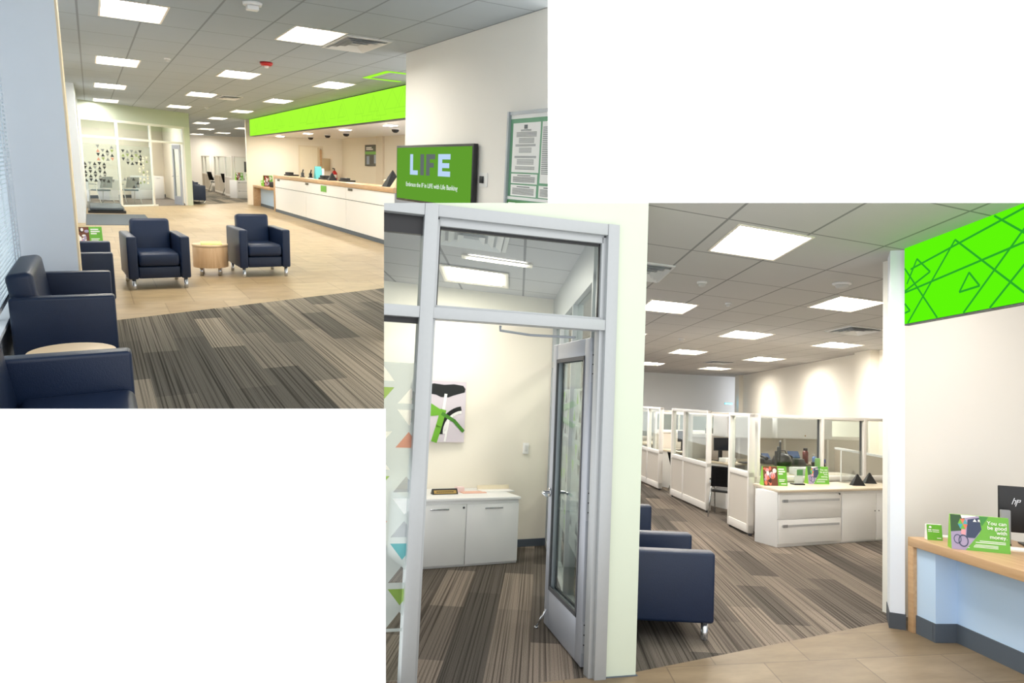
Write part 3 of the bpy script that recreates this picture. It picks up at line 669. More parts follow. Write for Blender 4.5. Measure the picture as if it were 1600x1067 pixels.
for a, c in ((0, 0.36), (0.36, 0.70), (0.70, 0.985)):
    rbox(a * sl + 0.05, c * sl, -0.004, 0.004, 0.06, 1.86).build('glass_pane', GLASS, sr); rbox(a * sl + 0.05, c * sl, -0.004, 0.004, 1.92, 2.28).build('glass_pane', GLASS, sr)
    film(a * sl + 0.05, c * sl, 0.45, 1.62, 0.2, 0.13, random.Random(int(a * 100) + 2), 0.012, (0.10,), [1, 2, 2, 3, 1, 2], 0.12).build('frosted_film', [FILM, mat('sage_film', rgb(120, 156, 92), 0.6), mat('stone_film', rgb(128, 136, 134), 0.6), mat('slate_film', rgb(70, 80, 82), 0.6)], sr)
# credenza and what lies on it
ca = math.atan2(0.5, 1.0)
cw = storage_cabinet('white two door credenza with steel handles against the small office back wall', (-0.905, 6.21, 0), ca, 1.065, 0.62, 0.585, 'doors')
rbox(-0.005, 1.07, -0.012, 0.625, 0.587, 0.612).build('tabletop', LAM, cw, 0.003)
t = thing('name_plate', 'brass and black name plate standing on the white credenza', 'name plate', (-0.655, 6.62, 0.612), ca)
MB().prism([(-0.03, 0), (0.03, 0), (0.0, 0.05)], -0.125, 0.125, 0, Matrix(((0, 0, 1, 0), (1, 0, 0, 0), (0, 1, 0, 0), (0, 0, 0, 1)))).build('stand', BLACK, t)
b = MB(); b.flat([(-0.11, 0.01), (0.11, 0.01), (0.11, 0.042), (-0.11, 0.042)], -0.0, 0, 0.001)
for v in b.bm.verts: v.co = Matrix.Translation((0, -0.034, 0)) @ Matrix.Rotation(-0.54, 4, 'X') @ v.co
b.build('plate', GOLD, t)
b = MB()
for k in range(9): b.flat([(-0.085 + k * 0.019, 0.021), (-0.085 + k * 0.019 + 0.014, 0.021), (-0.085 + k * 0.019 + 0.014, 0.031), (-0.085 + k * 0.019, 0.031)], -0.001, 0, 0.0008)
for v in b.bm.verts: v.co = Matrix.Translation((0, -0.034, 0)) @ Matrix.Rotation(-0.54, 4, 'X') @ v.co
b.build('print_lines', BLACK, t)
t = tag(rbox(-0.12, 0.12, -0.05, 0.05, 0, 0.008).build('leaflet', mat('peach_paper', rgb(238, 190, 170), 0.6), None, 0, 2, (-0.40, 6.80, 0.612), ca), 'peach printed leaflet lying on the white credenza', 'leaflet')
t = tag(rbox(-0.04, 0.04, -0.03, 0.03, 0, 0.05).build('card_box', mat('pink_card', rgb(240, 215, 212), 0.6), None, 0.004, 2, (-0.53, 6.80, 0.612), ca), 'small pale pink box beside the name plate on the credenza', 'box')
t = thing('letter_tray', 'low cream letter tray at the back of the white credenza', 'tray', (-0.19, 6.98, 0.612), ca)
rbox(-0.17, 0.17, -0.07, 0.07, 0, 0.01).build('base', PAPER, t); rbox(-0.17, 0.17, 0.06, 0.07, 0.01, 0.05).build('rim', mat('cream_plastic', rgb(238, 226, 200), 0.5), t)
# canvas picture of a bicycle
t = thing('canvas_picture', 'canvas picture of a green bicycle frame and black saddle on the back wall', 'picture', (-0.735, 6.985, 1.065), ca)
rbox(-0.34, 0.215, -0.03, -0.004, 0, 0.60).build('canvas', mat('lilac_canvas', rgb(214, 206, 214), 0.8), t)
b = MB(); y = -0.031
sad = [(-0.24, 0.505), (-0.22, 0.545), (-0.13, 0.572), (-0.02, 0.562), (0.08, 0.572), (0.18, 0.56), (0.205, 0.53), (0.20, 0.495), (0.13, 0.475), (0.08, 0.46), (0.03, 0.44), (-0.05, 0.44), (-0.10, 0.462), (-0.19, 0.475)]
b.flat(sad, y, 0, 0.001)
def stroke(pts, w, mi, yy):
    for (x0, z0), (x1, z1) in zip(pts, pts[1:]):
        d = Vector((x1 - x0, z1 - z0)).normalized() * w / 2; n = Vector((-d.y, d.x)); 
        b.flat([(x0 - n.x - d.x * .3, z0 - n.y - d.y * .3), (x1 - n.x + d.x * .3, z1 - n.y + d.y * .3), (x1 + n.x + d.x * .3, z1 + n.y + d.y * .3), (x0 + n.x - d.x * .3, z0 + n.y - d.y * .3)], yy, mi, 0.0008)
stroke([(0.0, 0.47), (-0.02, 0.30)], 0.03, 1, y - 0.001)
arc = lambda cx, cz, r, a0, a1, n=10: [(cx + r * math.cos(a0 + (a1 - a0) * k / n), cz + r * math.sin(a0 + (a1 - a0) * k / n)) for k in range(n + 1)]
stroke([(p[0], p[1]) for p in arc(0.20, 0.10, 0.235, PI * 0.55, PI * 1.02) if p[0] < 0.205], 0.045, 0, y - 0.0012)
stroke([(p[0], p[1]) for p in arc(0.20, 0.10, 0.20, PI * 0.55, PI * 1.02) if p[0] < 0.2], 0.03, 1, y - 0.0016)
stroke([(-0.33, 0.43), (-0.20, 0.37), (-0.05, 0.285)], 0.062, 2, y - 0.002)
stroke([(-0.33, 0.20), (-0.22, 0.27), (-0.08, 0.285)], 0.05, 2, y - 0.0022)
stroke([(-0.02, 0.31), (-0.06, 0.15), (-0.10, 0.01)], 0.062, 2, y - 0.0024)
stroke([(-0.03, 0.28), (0.10, 0.21), (0.20, 0.11)], 0.035, 3, y - 0.0026)
stroke([(0.04, 0.20), (0.01, 0.01)], 0.02, 1, y - 0.0028)
b.build('bicycle_print', [BLACK, PAPER, mat('apple_green_print', rgb(112, 176, 50), 0.6), mat('moss_green_print', rgb(72, 134, 40), 0.6)], t)
t = thing('light_switch', 'white light switch on the cream wall beside the open door', 'light switch', (0.09, 7.405, 0.95), ca)
rbox(-0.035, 0.035, -0.01, -0.001, 0, 0.115).build('plate', PAPER, t, 0.003); rbox(-0.016, 0.016, -0.014, -0.01, 0.025, 0.09).build('rocker', mat('switch_grey', rgb(222, 222, 220), 0.4), t, 0.002)
light_panel('wide ceiling light panel inside the glass office, seen through the transom', [(-0.70, 5.66), (-0.14, 5.98), (-0.15, 6.77), (-0.73, 6.49)], 2.588, LAMPO, 0.011)
t = light_panel('slim warm light bar inside the glass office nearer the door head', [(-0.47, 5.21), (0.06, 5.50), (0.06, 5.62), (-0.475, 5.32)], 2.585, LAMPO, 0.01)
vent('large grey return grille in the glass office ceiling behind the transom', [(-0.57, 4.2), (-0.09, 4.38), (-0.14, 5.07), (-0.64, 4.82)], 2.596)

# ------------------------------------------------ column, green lightbox, service desk
b = MB(); b.box(0, 0.095, 0, 0.3, 0, 2.9, 0, Matrix.Translation((2.735, 5.235, 0)) @ Matrix.Rotation(-0.42, 4, 'Z')); struct(b.cut([ROOF]).build('wall_pier', COLW))
b = MB(); b.box(-0.006, 0.101, -0.006, 0.3, 0, 0.11, 0, Matrix.Translation((2.735, 5.235, 0)) @ Matrix.Rotation(-0.42, 4, 'Z')); struct(b.build('baseboard_pier', mat('dark_base', rgb(72, 78, 86), 0.6)))
struct(MB().box(0, 3.2, 0, 0.15, 0, 2.75, 0, Matrix.Translation((2.93, 5.50, 0)) @ Matrix.Rotation(0.27, 4, 'Z')).build('wall_alcove', WHITE))
# lightbox runs toward the viewer from the pier
t = thing('lightbox_panel', 'glowing green ceiling-high lightbox fascia with triangle line pattern above the desk', 'lightbox sign', (2.80, 5.16, 2.18), -PI / 2)
lb = Matrix.Translation((2.80, 5.16, 2.18)) @ Matrix.Rotation(-PI / 2, 4, 'Z')
def lbcut(b): b.cut([ROOF], lb); return b
lbcut(MB().box(0, 2.3, 0.0, 0.03, 0.0, 0.60)).build('housing', DGREY, t)
lbcut(MB().box(0.01, 2.3, -0.006, 0.0, 0.012, 0.585)).build('face', GREENB, t)
b = MB()
def ln(x0, z0, x1, z1, w=0.013):
    d = Vector((x1 - x0, z1 - z0)).normalized(); n = Vector((-d.y, d.x)) * w / 2
    b.flat([(x0 - n.x, z0 - n.y), (x1 - n.x, z1 - n.y), (x1 + n.x, z1 + n.y), (x0 + n.x, z0 + n.y)], -0.009, 0, 0.002)
# (x, z) on the face: x from the pier end toward the viewer
for s in ((0.02, 0.42, 0.42, 0.012), (0.06, 0.012, 0.62, 0.50), (0.62, 0.50, 1.30, 0.02), (0.10, 0.40, 1.40, 0.56), (0.02, 0.24, 1.40, 0.36), (0.18, 0.46, 0.34, 0.34), (0.34, 0.34, 0.02, 0.25), (0.18, 0.46, 0.05, 0.30),
          (0.66, 0.15, 0.76, 0.26), (0.76, 0.26, 0.86, 0.16), (0.86, 0.16, 0.66, 0.15), (0.02, 0.16, 0.09, 0.10), (0.09, 0.10, 0.02, 0.09), (0.70, 0.012, 1.35, 0.50), (1.0, 0.56, 1.4, 0.30), (0.95, 0.012, 1.4, 0.33)):
    ln(*s)
b.build('line_pattern', GREENL, t)
# desk: oak waterfall top on a post, modesty panels coloured with blue daylight
dk = thing('service_desk', 'oak topped service desk with waterfall end and front panels coloured with blue daylight', 'desk', (2.835, 5.185, 0), -1.44)
# local x runs along the front toward the viewer, y points into the room behind the desk
rbox(0, 2.6, 0, 0.78, 0.598, 0.66).build('worktop', OAK, dk, 0.003)
rbox(0.0, 0.055, 0, 0.40, 0, 0.598).build('end_post', OAK, dk, 0.003)
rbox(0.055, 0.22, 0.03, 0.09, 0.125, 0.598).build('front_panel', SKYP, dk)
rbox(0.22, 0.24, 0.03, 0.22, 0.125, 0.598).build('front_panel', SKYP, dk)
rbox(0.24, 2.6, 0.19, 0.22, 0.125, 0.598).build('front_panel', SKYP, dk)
b = MB().box(0.055, 0.226, 0.022, 0.09, 0, 0.125).box(0.22, 0.246, 0.022, 0.22, 0, 0.125).box(0.24, 2.6, 0.182, 0.22, 0, 0.125); b.build('plinth', BASEB, dk)
tent_card('large green display card reading you can be good with money on the oak desk', (3.085, 4.79, 0.66), -0.30, 0.335, 0.225, 'cyclist')
tent_card('small green card stand near the pier end of the oak desk', (2.97, 5.10, 0.66), -0.12, 0.10, 0.108, 'small')
monitor('black monitor with slanted round-letter emblem, back turned, on the oak desk', (3.665, 5.02, 0.66), -0.32, 0.50, 0.32, 0.08, True)
t = thing('webcam_mount', 'grey upright speaker bar in front of the black monitor back', 'speaker', (3.42, 5.02, 0.66), -0.32)
rbox(-0.03, 0.03, -0.02, 0.02, 0, 0.012).build('base', BLACK, t); rbox(-0.03, 0.03, -0.015, 0.015, 0.012, 0.24).build('column', MGREY, t, 0.004)
keyboard('black keyboard behind the large green card on the oak desk', (3.42, 4.55, 0.66), -1.3, 0.30)
t = thing('desk_phone', 'black desk phone under the monitor on the oak desk', 'telephone', (3.60, 4.72, 0.66), -1.2)
rbox(-0.09, 0.09, -0.09, 0.09, 0, 0.035).build('body', BLACK, t, 0.006); rbox(-0.085, -0.04, -0.1, 0.1, 0.04, 0.07).build('handset', BLACK, t, 0.01)
t = tag(rbox(-0.09, 0.09, -0.05, 0.05, 0, 0.015).build('notepad', PAPER, None, 0.002, 2, (3.34, 4.84, 0.66), -0.3), 'white notepad showing beside the large green card edge', 'notepad')
t = tag(MB().lathe([(0.012, 0), (0.014, 0.03), (0.006, 0.045)], 0, 12).build('red_cap', RED, None, 0, 2, (3.35, 4.92, 0.66)), 'tiny red capped marker beside the monitor on the oak desk', 'marker')
t = tag(rbox(-0.07, 0.07, -0.035, 0.035, 0, 0.012).build('mouse_pad', PAPER, None, 0.002, 2, (3.10, 5.22, 0.66), -0.3), 'white paper slip behind the small green card stand', 'paper')

# ------------------------------------------------ armchairs seen from their sides
armchair('navy armchair nearest the tile floor by the pale wall end', (1.335, 5.10, 0), PI / 2, 0.74, 0.78, 0.575)
armchair('navy armchair further back, mostly hidden behind the nearer one', (1.27, 6.98, 0), PI / 2, 0.74, 0.78, 0.59)

# ------------------------------------------------ cubicles
HC = 1.45
cubicle_panel('short end screen with white post beside the white drawer cabinet', (2.77, 9.22), (2.83, 8.58), HC, 0.72, [])
cubicle_panel('second cubicle end screen, two bays wide, beside the black guest chair', (2.60, 11.87), (2.768, 10.25), HC, 0.67, [0.37])
cubicle_panel('farthest cubicle end screen, partly behind the pale wall end', (2.40, 13.9), (2.545, 12.56), HC, 0.66, [0.45])
ka = (1, 0.43)
cubicle_panel('long cubicle front screen of three glazed bays behind the white cabinets', (2.92, 8.73), (5.6, 9.90), HC, 0.66, [0.365, 0.62])
cubicle_panel('cross screen between the first and second cubicle', (2.735, 11.333), (6.3, 12.87), 1.38, 1.04, [0.25, 0.5, 0.75])
cubicle_panel('cross screen behind the second cubicle desks', (2.56, 13.34), (6.5, 15.03), 1.36, 1.0, [0.3, 0.6])
cubicle_panel('farthest cross screen at the deepest cubicle', (2.3, 15.6), (6.8, 17.5), 1.36, 0.75, [0.3, 0.6])
t = thing('privacy_screen', 'taupe half-height screen seen through the glass behind the pyramid holders', 'partition', (5.12, 9.75, 0), PI / 2 - 0.05)
rbox(0, 1.9, -0.03, 0.03, 0.0, 0.90).build('panel', TANF, t); rbox(0, 1.9, -0.035, 0.035, 0.90, 0.93).build('cap', LAM, t)
# storage in front of the first cubicle
sa = 0.44
storage_cabinet('white lateral file with two drawers at the cubicle corner', (2.924, 7.942, 0), sa, 0.975, 0.36, 0.60, 'drawers')
storage_cabinet('white two door cabinet beside the drawer unit, below the pyramid holders', (2.924 + 0.98 * math.cos(sa), 7.942 + 0.98 * math.sin(sa), 0), sa, 1.15, 0.50, 0.60, 'doors', handles=False)
t = tag(MB().prism([(-0.02, -0.02), (2.13, -0.02), (2.13, 0.56), (0.16, 0.56)], 0, 0.028).build('worktop', BEIGE, None, 0.003, 2, (2.924, 7.942, 0.603), sa), 'beige worktop running across the two white cabinets', 'worktop')
def ontop(u, v): return (2.924 + u * math.cos(sa) - v * math.sin(sa), 7.942 + u * math.sin(sa) + v * math.cos(sa), 0.631)
tent_card('green and photo display card at the cabinet corner nearest the white post', ontop(0.28, 0.36), sa - 0.25, 0.30, 0.225, 'photo')
tent_card('green display card with coloured photo at the middle of the cabinets', ontop(1.05, 0.43), sa - 0.25, 0.28, 0.21, 'cyclist')
t = thing('leaflet_holder', 'clear leaflet holder between the two green display cards', 'leaflet holder', ontop(0.68, 0.38), sa - 0.2)
rbox(-0.07, 0.07, -0.05, 0.05, 0, 0.015).build('base', BLACK, t, 0.004); rbox(-0.065, 0.065, -0.02, -0.016, 0.015, 0.19).build('front_sheet', ACRYL, t); rbox(-0.045, 0.065, -0.012, -0.002, 0.015, 0.17).build('leaflets', PAPER, t); rbox(-0.02, 0.062, -0.0145, -0.0125, 0.11, 0.18).build('leaflet_print', GRND, t)
t = tag(rbox(-0.03, 0.03, -0.02, 0.02, 0, 0.30).build('bottle', mat('green_bottle', rgb(112, 156, 90), 0.3), None, 0.012, 3, ontop(1.16, 0.52)), 'slim green bottle behind the coloured photo card', 'bottle')
pyramid_holder('black pyramid sign holder nearer the cabinet front edge', ontop(1.50, 0.22), sa - 0.3, 0.085)
pyramid_holder('black pyramid sign holder farther back by the clear screen', ontop(1.90, 0.37), sa - 0.3, 0.082)
t = thing('sneeze_guard', 'clear acrylic upright screen behind the pyramid holders', 'acrylic screen', ontop(1.70, 0.485), sa)
rbox(-0.17, 0.20, -0.004, 0.004, 0.012, 0.40).build('sheet', ACRYL, t); rbox(-0.17, 0.20, -0.04, 0.04, 0, 0.012).build('foot', ACRYL, t); rbox(-0.174, -0.168, -0.006, 0.006, 0.012, 0.40).build('edge_strip', mat('clear_edge', rgb(225, 230, 230), 0.3), t)
# desks and things in the cubicles
da = math.atan2(0.43, 1.0)
def desk(label, loc, w, d, h=0.68):
    t = thing('cubicle_desk', label, 'desk', loc, da)
    rbox(0, w, 0, d, h - 0.03, h).build('worktop', BEIGE, t, 0.004)
    rbox(0.02, 0.05, 0.04, d, 0, h - 0.03).build('end_panel', LAM, t); rbox(w - 0.05, w - 0.02, 0.04, d, 0, h - 0.03).build('end_panel', LAM, t)
    rbox(0.4, 0.8, 0.08, d - 0.05, 0, h - 0.035).build('pedestal', LAM, t)
    return t
desk('beige cubicle desk along the first cross screen', (3.14, 10.62, 0), 1.95, 0.72)
desk('beige desk just inside the first cubicle front screen', (3.55, 9.23, 0), 1.3, 0.45, 0.66)
desk('beige cubicle desk in the second cubicle', (2.88, 12.66, 0), 2.7, 0.68)
desk('beige cubicle desk in the deepest cubicle', (2.6, 14.7, 0), 3.0, 0.8)
def overhead(label, loc, w):
    t = thing('overhead_cabinet', label, 'wall cabinet', loc, da, 'overhead cabinets on the cross screens')
    rbox(0, w, 0.0, 0.315, 0, 0.33).build('body', LAM, t, 0.004); f = rbox(0.004, w - 0.004, -0.016, 0.0, 0.005, 0.325).build('door', LAM, t, 0.003)
    MB().tube([(w * 0.5, -0.022, 0.05), (w * 0.5, -0.012, 0.05)], 0.012).build('lock', GOLD, f)
    return t
overhead('white overhead cabinet above the first cubicle desk, behind the glass front', (4.20, 11.56, 1.04), 1.2)
overhead('white overhead cabinet above the black guest chair opening', (3.27, 11.16, 1.04), 0.92)
monitor('black monitor on the first cubicle desk seen past the second end screen', (3.17, 11.0, 0.68), PI + da, 0.34, 0.2, 0.16)
monitor('black monitor tilted beside the phones behind the first glass front', (3.68, 10.0, 0.66), PI + 1.2, 0.42, 0.28, 0.13)
desk_phone('black desk phone with lit display behind the cabinet glass', (4.12, 10.2, 0.66) if False else (4.25, 11.02, 0.68), da - 0.3, 1.7)
desk_phone('black desk phone behind the first display card and glass', (3.82, 10.95, 0.68), da, 1.3)
t = thing('drink_bottle', 'dark red drink bottle on the cubicle desk behind the glass', 'bottle', (4.55, 11.25, 0.68))
MB().lathe([(0.045, 0), (0.045, 0.17), (0.03, 0.2)], 0, 16).build('body', mat('wine_bottle', rgb(110, 44, 44), 0.3), t); MB().lathe([(0.032, 0.2), (0.032, 0.24)], 0, 16).build('cap', BLACK, t)
t = thing('sanitizer_bottle', 'blue sanitizer pump bottle beside the dark red bottle', 'bottle', (4.72, 11.32, 0.68))
MB().lathe([(0.035, 0), (0.035, 0.09), (0.015, 0.11)], 0, 16).build('body', mat('blue_gel', rgb(110, 150, 215), 0.2), t); MB().tube([(0, 0, 0.11), (0, 0, 0.14), (-0.03, 0, 0.142)], 0.006).build('pump', PAPER, t)
t = tag(rbox(-0.05, 0.05, -0.04, 0.04, 0, 0.07).build('tape_dispenser', ROYAL, None, 0.01, 2, (4.86, 11.38, 0.68)), 'small dark blue dispenser beside the sanitizer bottle', 'dispenser')
t = thing('desktop_printer', 'low grey office device behind the first green display card', 'printer', (3.86, 9.52, 0.66), da)
rbox(-0.2, 0.2, -0.1, 0.1, 0, 0.10).build('body', mat('grey_device', rgb(206, 206, 204), 0.5), t, 0.008); rbox(-0.1, 0.05, -0.104, -0.1, 0.02, 0.07).build('panel', BLACK, t); rbox(0.06, 0.17, -0.104, -0.1, 0.015, 0.08).build('tag', PAPER, t)
t = thing('shoulder_bag', 'slumped black bag on the desk behind the glass front', 'bag', (3.95, 10.62, 0.68), 0.3)
MB().lathe([(0.12, 0), (0.15, 0.06), (0.12, 0.14), (0.05, 0.18)], 0, 14).build('body', BLACK, t); MB().tube([(-0.1, 0, 0.12), (-0.05, 0, 0.22), (0.05, 0, 0.22), (0.1, 0, 0.12)], 0.01).build('strap', BLACK, t)
task_chair('black mesh guest chair with chrome legs in the cubicle doorway', (2.95, 9.98, 0), PI * 0.85, 0.78)
task_chair('dark mesh chair back behind the glass by the pyramid holders', (4.72, 10.55, 0), PI * 0.2, 0.82, BLACK)
task_chair('black mesh guest chair at the second cubicle doorway', (2.95, 12.45, 0), PI * 0.55, 0.75)
monitor('black monitor on the second cubicle desk past the farthest end screen', (3.05, 13.0, 0.68), PI + da, 0.3, 0.2, 0.16)
monitor('dark monitor on an arm above the second cubicle desk', (3.55, 13.2, 0.68), PI + 0.9, 0.34, 0.22, 0.2)
desk_phone('desk phone on the second cubicle desk behind the two bay screen', (3.85, 13.28, 0.68), da, 1.2)
t = tag(rbox(-0.1, 0.1, -0.1, 0.06, 0, 0.06).build('paper_stack', PAPER, None, 0.004, 2, (3.20, 10.86, 0.682), da), 'stack of white papers on the first cubicle desk by its doorway', 'paper')
keyboard('black keyboard on the first cubicle desk below its monitor', (3.50, 10.80, 0.682), da, 0.26)

# ================================================================== LOBBY HALL
CUR = LOBBY
struct(MB().quad([(-1.2, 7.44, 0), (3.4, 9.234, 0), (7.4, 10.79, 0), (14, 45, 0), (14, 62, 0), (-1.2, 62, 0)]).cut([SIDEL]).build('floor', TILEA))
struct(MB().quad([(-1.2, 2.2, 0), (3.0, 2.2, 0), (7.4, 10.79, 0), (3.4, 9.234, 0), (-1.2, 7.44, 0)]).cut([SIDEL]).build('floor_carpet', CARPA))
struct(MB().quad([(2.9, 28.2, 0.004), (6.2, 31.9, 0.004), (9.5, 58, 0.004), (6, 58, 0.004)]).build('floor_corridor', CARPA))
A_L = []
rows = [('first', 9.05, 10.2), ('second', 14.2, 15.35), ('third', 19.4, 20.6), ('fourth', 24.6, 25.9)]
for nm, y0, y1 in rows: A_L.append((0.215, 0.87, y0, y1, 'lobby ceiling light, %s of the row along the window columns' % nm))
for nm, y0, y1 in rows: A_L.append((2.22, 2.84, y0, y1, 'lobby ceiling light, %s of the middle row' % nm))
for nm, y0, y1 in (('first', 14.2, 15.4), ('second', 19.2, 20.4), ('third', 24.4, 25.7), ('fourth', 29.4, 30.9), ('fifth', 34.0, 35.8)): A_L.append((4.08, 4.62, y0, y1, 'lobby ceiling light, %s of the row beside the lime lightbox' % nm))
for x, y, lb in ((0.45, 28.6, 'added ceiling light brightening the far glass office, nearer its first pane'), (1.35, 30.2, 'added ceiling light brightening the far glass office, nearer its door')): A_L.append((x, x + 0.62, y, y + 1.2, lb))  # two extra lamps, added to lift the dim office interior
for i, (x, y0, y1) in enumerate(((5.0, 40, 42), (6.2, 36.5, 38), (6.4, 44, 46), (7.2, 52, 54), (5.6, 49, 51))): A_L.append((x, x + 0.65, y0, y1, 'distant corridor ceiling light, %s above the far cubicles' % ('first', 'second', 'third', 'fourth', 'fifth')[i]))
A_V = [(2.86, 3.46, 9.15, 10.3, 'square louvred vent beside the nearest middle row light'), (2.95, 3.45, 19.5, 20.6, 'small louvred vent beside the third middle row light'), (0.95, 1.50, 27.6, 29.0, 'flat grey vent over the glass office front')]
hole_ceiling('ceiling', (-1.3, 12.0), (3.0, 60), [(a, b, c, d) for a, b, c, d, _ in A_L], lambda u, v: (u, v), 3.2, CEILA, [(LOBBY @ Vector((3.94, 5, 3.2)), LOBBY.to_3x3() @ Vector((0.978, -0.2, 0))), ] if False else [ENDW])
for a, b, c, d, lb in A_L: light_panel(lb, [(a, c), (b, c), (b, d), (a, d)], 3.2, LAMPA, 0.09, 'lobby ceiling lights')
for a, b, c, d, lb in A_V: vent(lb, [(a, c), (b, c), (b, d), (a, d)], 3.2)
t = thing('fire_strobe', 'round red fire alarm strobe on the lobby ceiling', 'fire alarm', (2.59, 12.55, 3.198))
MB().lathe([(0.10, -0.001), (0.10, -0.03), (0.075, -0.055)], 0, 24).build('base', RED, t); MB().lathe([(0.04, -0.055), (0.03, -0.085)], 0, 16).build('lens', PAPER, t)
t = thing('ceiling_camera', 'white boxy sensor at the top edge of the lobby ceiling', 'sensor', (1.56, 8.15, 3.2))
MB().lathe([(0.1, 0), (0.09, -0.03)], 0, 18).build('base', LAM, t); rbox(-0.06, 0.06, -0.05, 0.05, -0.075, -0.03).build('housing', LAM, t, 0.01)
detector('small sprinkler plate on the lobby ceiling by the first window row light', (1.22, 13.5, 3.2), 0.05)
detector('tiny detector near the lime lightbox far end', (3.24, 24.5, 3.2), 0.07)
t = thing('ceiling_glow_frame', 'small lime lit frame in the ceiling beside the lightbox', 'light', (4.72, 12.45, 3.196))
b = MB().box(-0.35, 0.35, -0.62, -0.5, -0.004, 0).box(-0.35, -0.25, -0.5, 0.5, -0.004, 0).box(-0.35, 0.35, 0.5, 0.62, -0.004, 0); b.build('frame', LIMEA, t)
# window wall, blinds, columns
wr = sroot('window_1', (-0.645, 3.0, 0), PI / 2); wr['label'] = 'tall lobby windows behind white blinds'
b = MB().box(0, 4.7, -0.02, 0.08, 0, 0.42).box(0, 4.7, 0, 0.06, 3.1, 3.25)
for x in (0.0, 1.5, 3.0, 4.16, 4.66): b.box(x, x + 0.05, 0.0, 0.07, 0.42, 3.1)
b.build('frame', COLW, wr); rbox(0, 4.7, 0.03, 0.038, 0.42, 3.1).build('glass_pane', GLASS, wr); rbox(0, 4.7, -0.06, 0.08, 0.40, 0.43).build('window_sill', COLW, wr)
for i, (x0, x1, lb) in enumerate(((2.2, 4.17, 'white venetian blind over the nearer lobby window'), (4.2, 4.66, 'narrow white venetian blind against the first column'))):
    t = thing('window_blind', lb, 'blind', (-0.645, 3.0, 0), PI / 2)
    b = MB(); z = 0.56
    while z < 3.1:
        M = Matrix.Translation((0, -0.035, z)) @ Matrix.Rotation(-0.55, 4, 'X'); b.box(x0, x1, -0.018, 0.018, -0.0008, 0.0008, 0, M); z += 0.034
    b.build('slats', mat('blind_slat', rgb(226, 238, 248), 0.5), t); rbox(x0, x1, -0.06, -0.01, 3.1, 3.16).build('headrail', LAM, t); rbox(x0, x1, -0.05, -0.02, 0.53, 0.55).build('bottom_rail', LAM, t)
    MB().tube([(x0 + 0.1, -0.055, 0.6), (x0 + 0.1, -0.055, 3.1)], 0.004).tube([(x1 - 0.1, -0.055, 0.6), (x1 - 0.1, -0.055, 3.1)], 0.004).build('ladder_cord', COLW, t)
struct(MB().box(-9.0, -8.8, -2, 30, -0.5, 2.3).build('exterior_wall', mat('street_facade', rgb(176, 194, 204), 0.8, var=0.3, vscale=0.8)))
struct(MB().quad([(-8.9, -2, -0.15), (-0.75, -2, -0.15), (-0.75, 30, -0.15), (-8.9, 30, -0.15)]).build('exterior_ground', mat('street_paving', rgb(190, 196, 198), 0.9, var=0.15, vscale=2)))
struct(MB().box(-0.95, -0.165, 7.72, 8.35, 0, 3.2).build('wall_column_near', COLW))
struct(MB().box(-0.165, -0.150, 7.72, 8.35, 0, 3.2).build('trim_1', mat('warm_lit_side', rgb(246, 226, 190), 0.6)))  # side face of the column, its warm light painted on
struct(MB().box(-0.9, -0.20, 20.0, 25.6, 0, 3.2).build('wall_column_far', COLW))
struct(MB().box(-0.9, -0.62, 8.5, 20.0, 0, 3.2).build('wall_left', COLW))
# glass office at the far end of the lobby
w0, w1 = Vector((-0.235, 25.71)), Vector((3.0, 28.3)); gd = w1 - w0; GL = gd.length; ga = math.atan2(gd.y, gd.x)
gr = sroot('window_2', (*w0, 0), ga); gr['label'] = 'white framed glass front of the far lobby office'
WF = mat('white_frame', rgb(238, 238, 232), 0.4)
b = MB().box(0, GL, -0.03, 0.03, 2.64, 2.72).box(0, 4.05, -0.03, 0.03, 2.12, 2.19).box(0, 2.75, -0.03, 0.03, 0, 0.06)
for x in (0.0, 1.28, 2.56, 3.98): b.box(x, x + 0.075, -0.031, 0.031, 0, 2.72)
b.build('frame', WF, gr, 0.004)
for x0, x1 in ((0.075, 1.28), (1.355, 2.56)):
    rbox(x0, x1, -0.004, 0.004, 0.06, 2.12).build('glass_pane', GLASS, gr); rbox(x0, x1, -0.004, 0.004, 2.19, 2.64).build('glass_pane', GLASS, gr)
rbox(2.635, 3.98, -0.004, 0.004, 2.19, 2.64).build('glass_pane', GLASS, gr)
b = MB(); rnd = random.Random(11)
def block(x0, z0, nx, nz, mis, w=0.13, h=0.10, dx=0.165, dz=0.125, p=0.85):
    for i in range(nx):
        for j in range(nz):
            if rnd.random() < p: tri(b, x0 + i * dx, z0 + j * dz, w, h, (i + j) % 2 == 0, -0.008, rnd.choice(mis))
block(0.60, 1.45, 4, 4, [0, 2, 2, 0, 1, 2, 2, 3]); block(0.12, 0.80, 5, 5, [0, 0, 0, 2]); block(1.50, 1.35, 5, 4, [0, 0, 2, 2, 1]); block(2.1, 0.75, 3, 8, [4, 4, 4, 4, 1], 0.10, 0.08, 0.15, 0.115); block(1.5, 0.6, 4, 3, [0, 2, 2], 0.13, 0.10, 0.165, 0.125, 0.5); block(0.4, 0.65, 5, 2, [0, 0, 2], 0.13, 0.10, 0.165, 0.125, 0.7)
b.build('triangle_film', [mat('dark_triangle', rgb(44, 50, 54), 0.6), mat('green_triangle', rgb(132, 150, 96), 0.6), mat('grey_triangle', rgb(120, 126, 126), 0.6), mat('coral_triangle', rgb(180, 130, 112), 0.6), mat('cream_triangle', rgb(236, 230, 206), 0.6)], gr)
FILM2 = glassmat('thin_frost', haze=0.13, hcol=(0.75, 0.75, 0.66, 1))
rbox(0.075, 2.56, -0.0065, -0.0055, 0.55, 1.95).build('frosted_film', FILM2, gr)
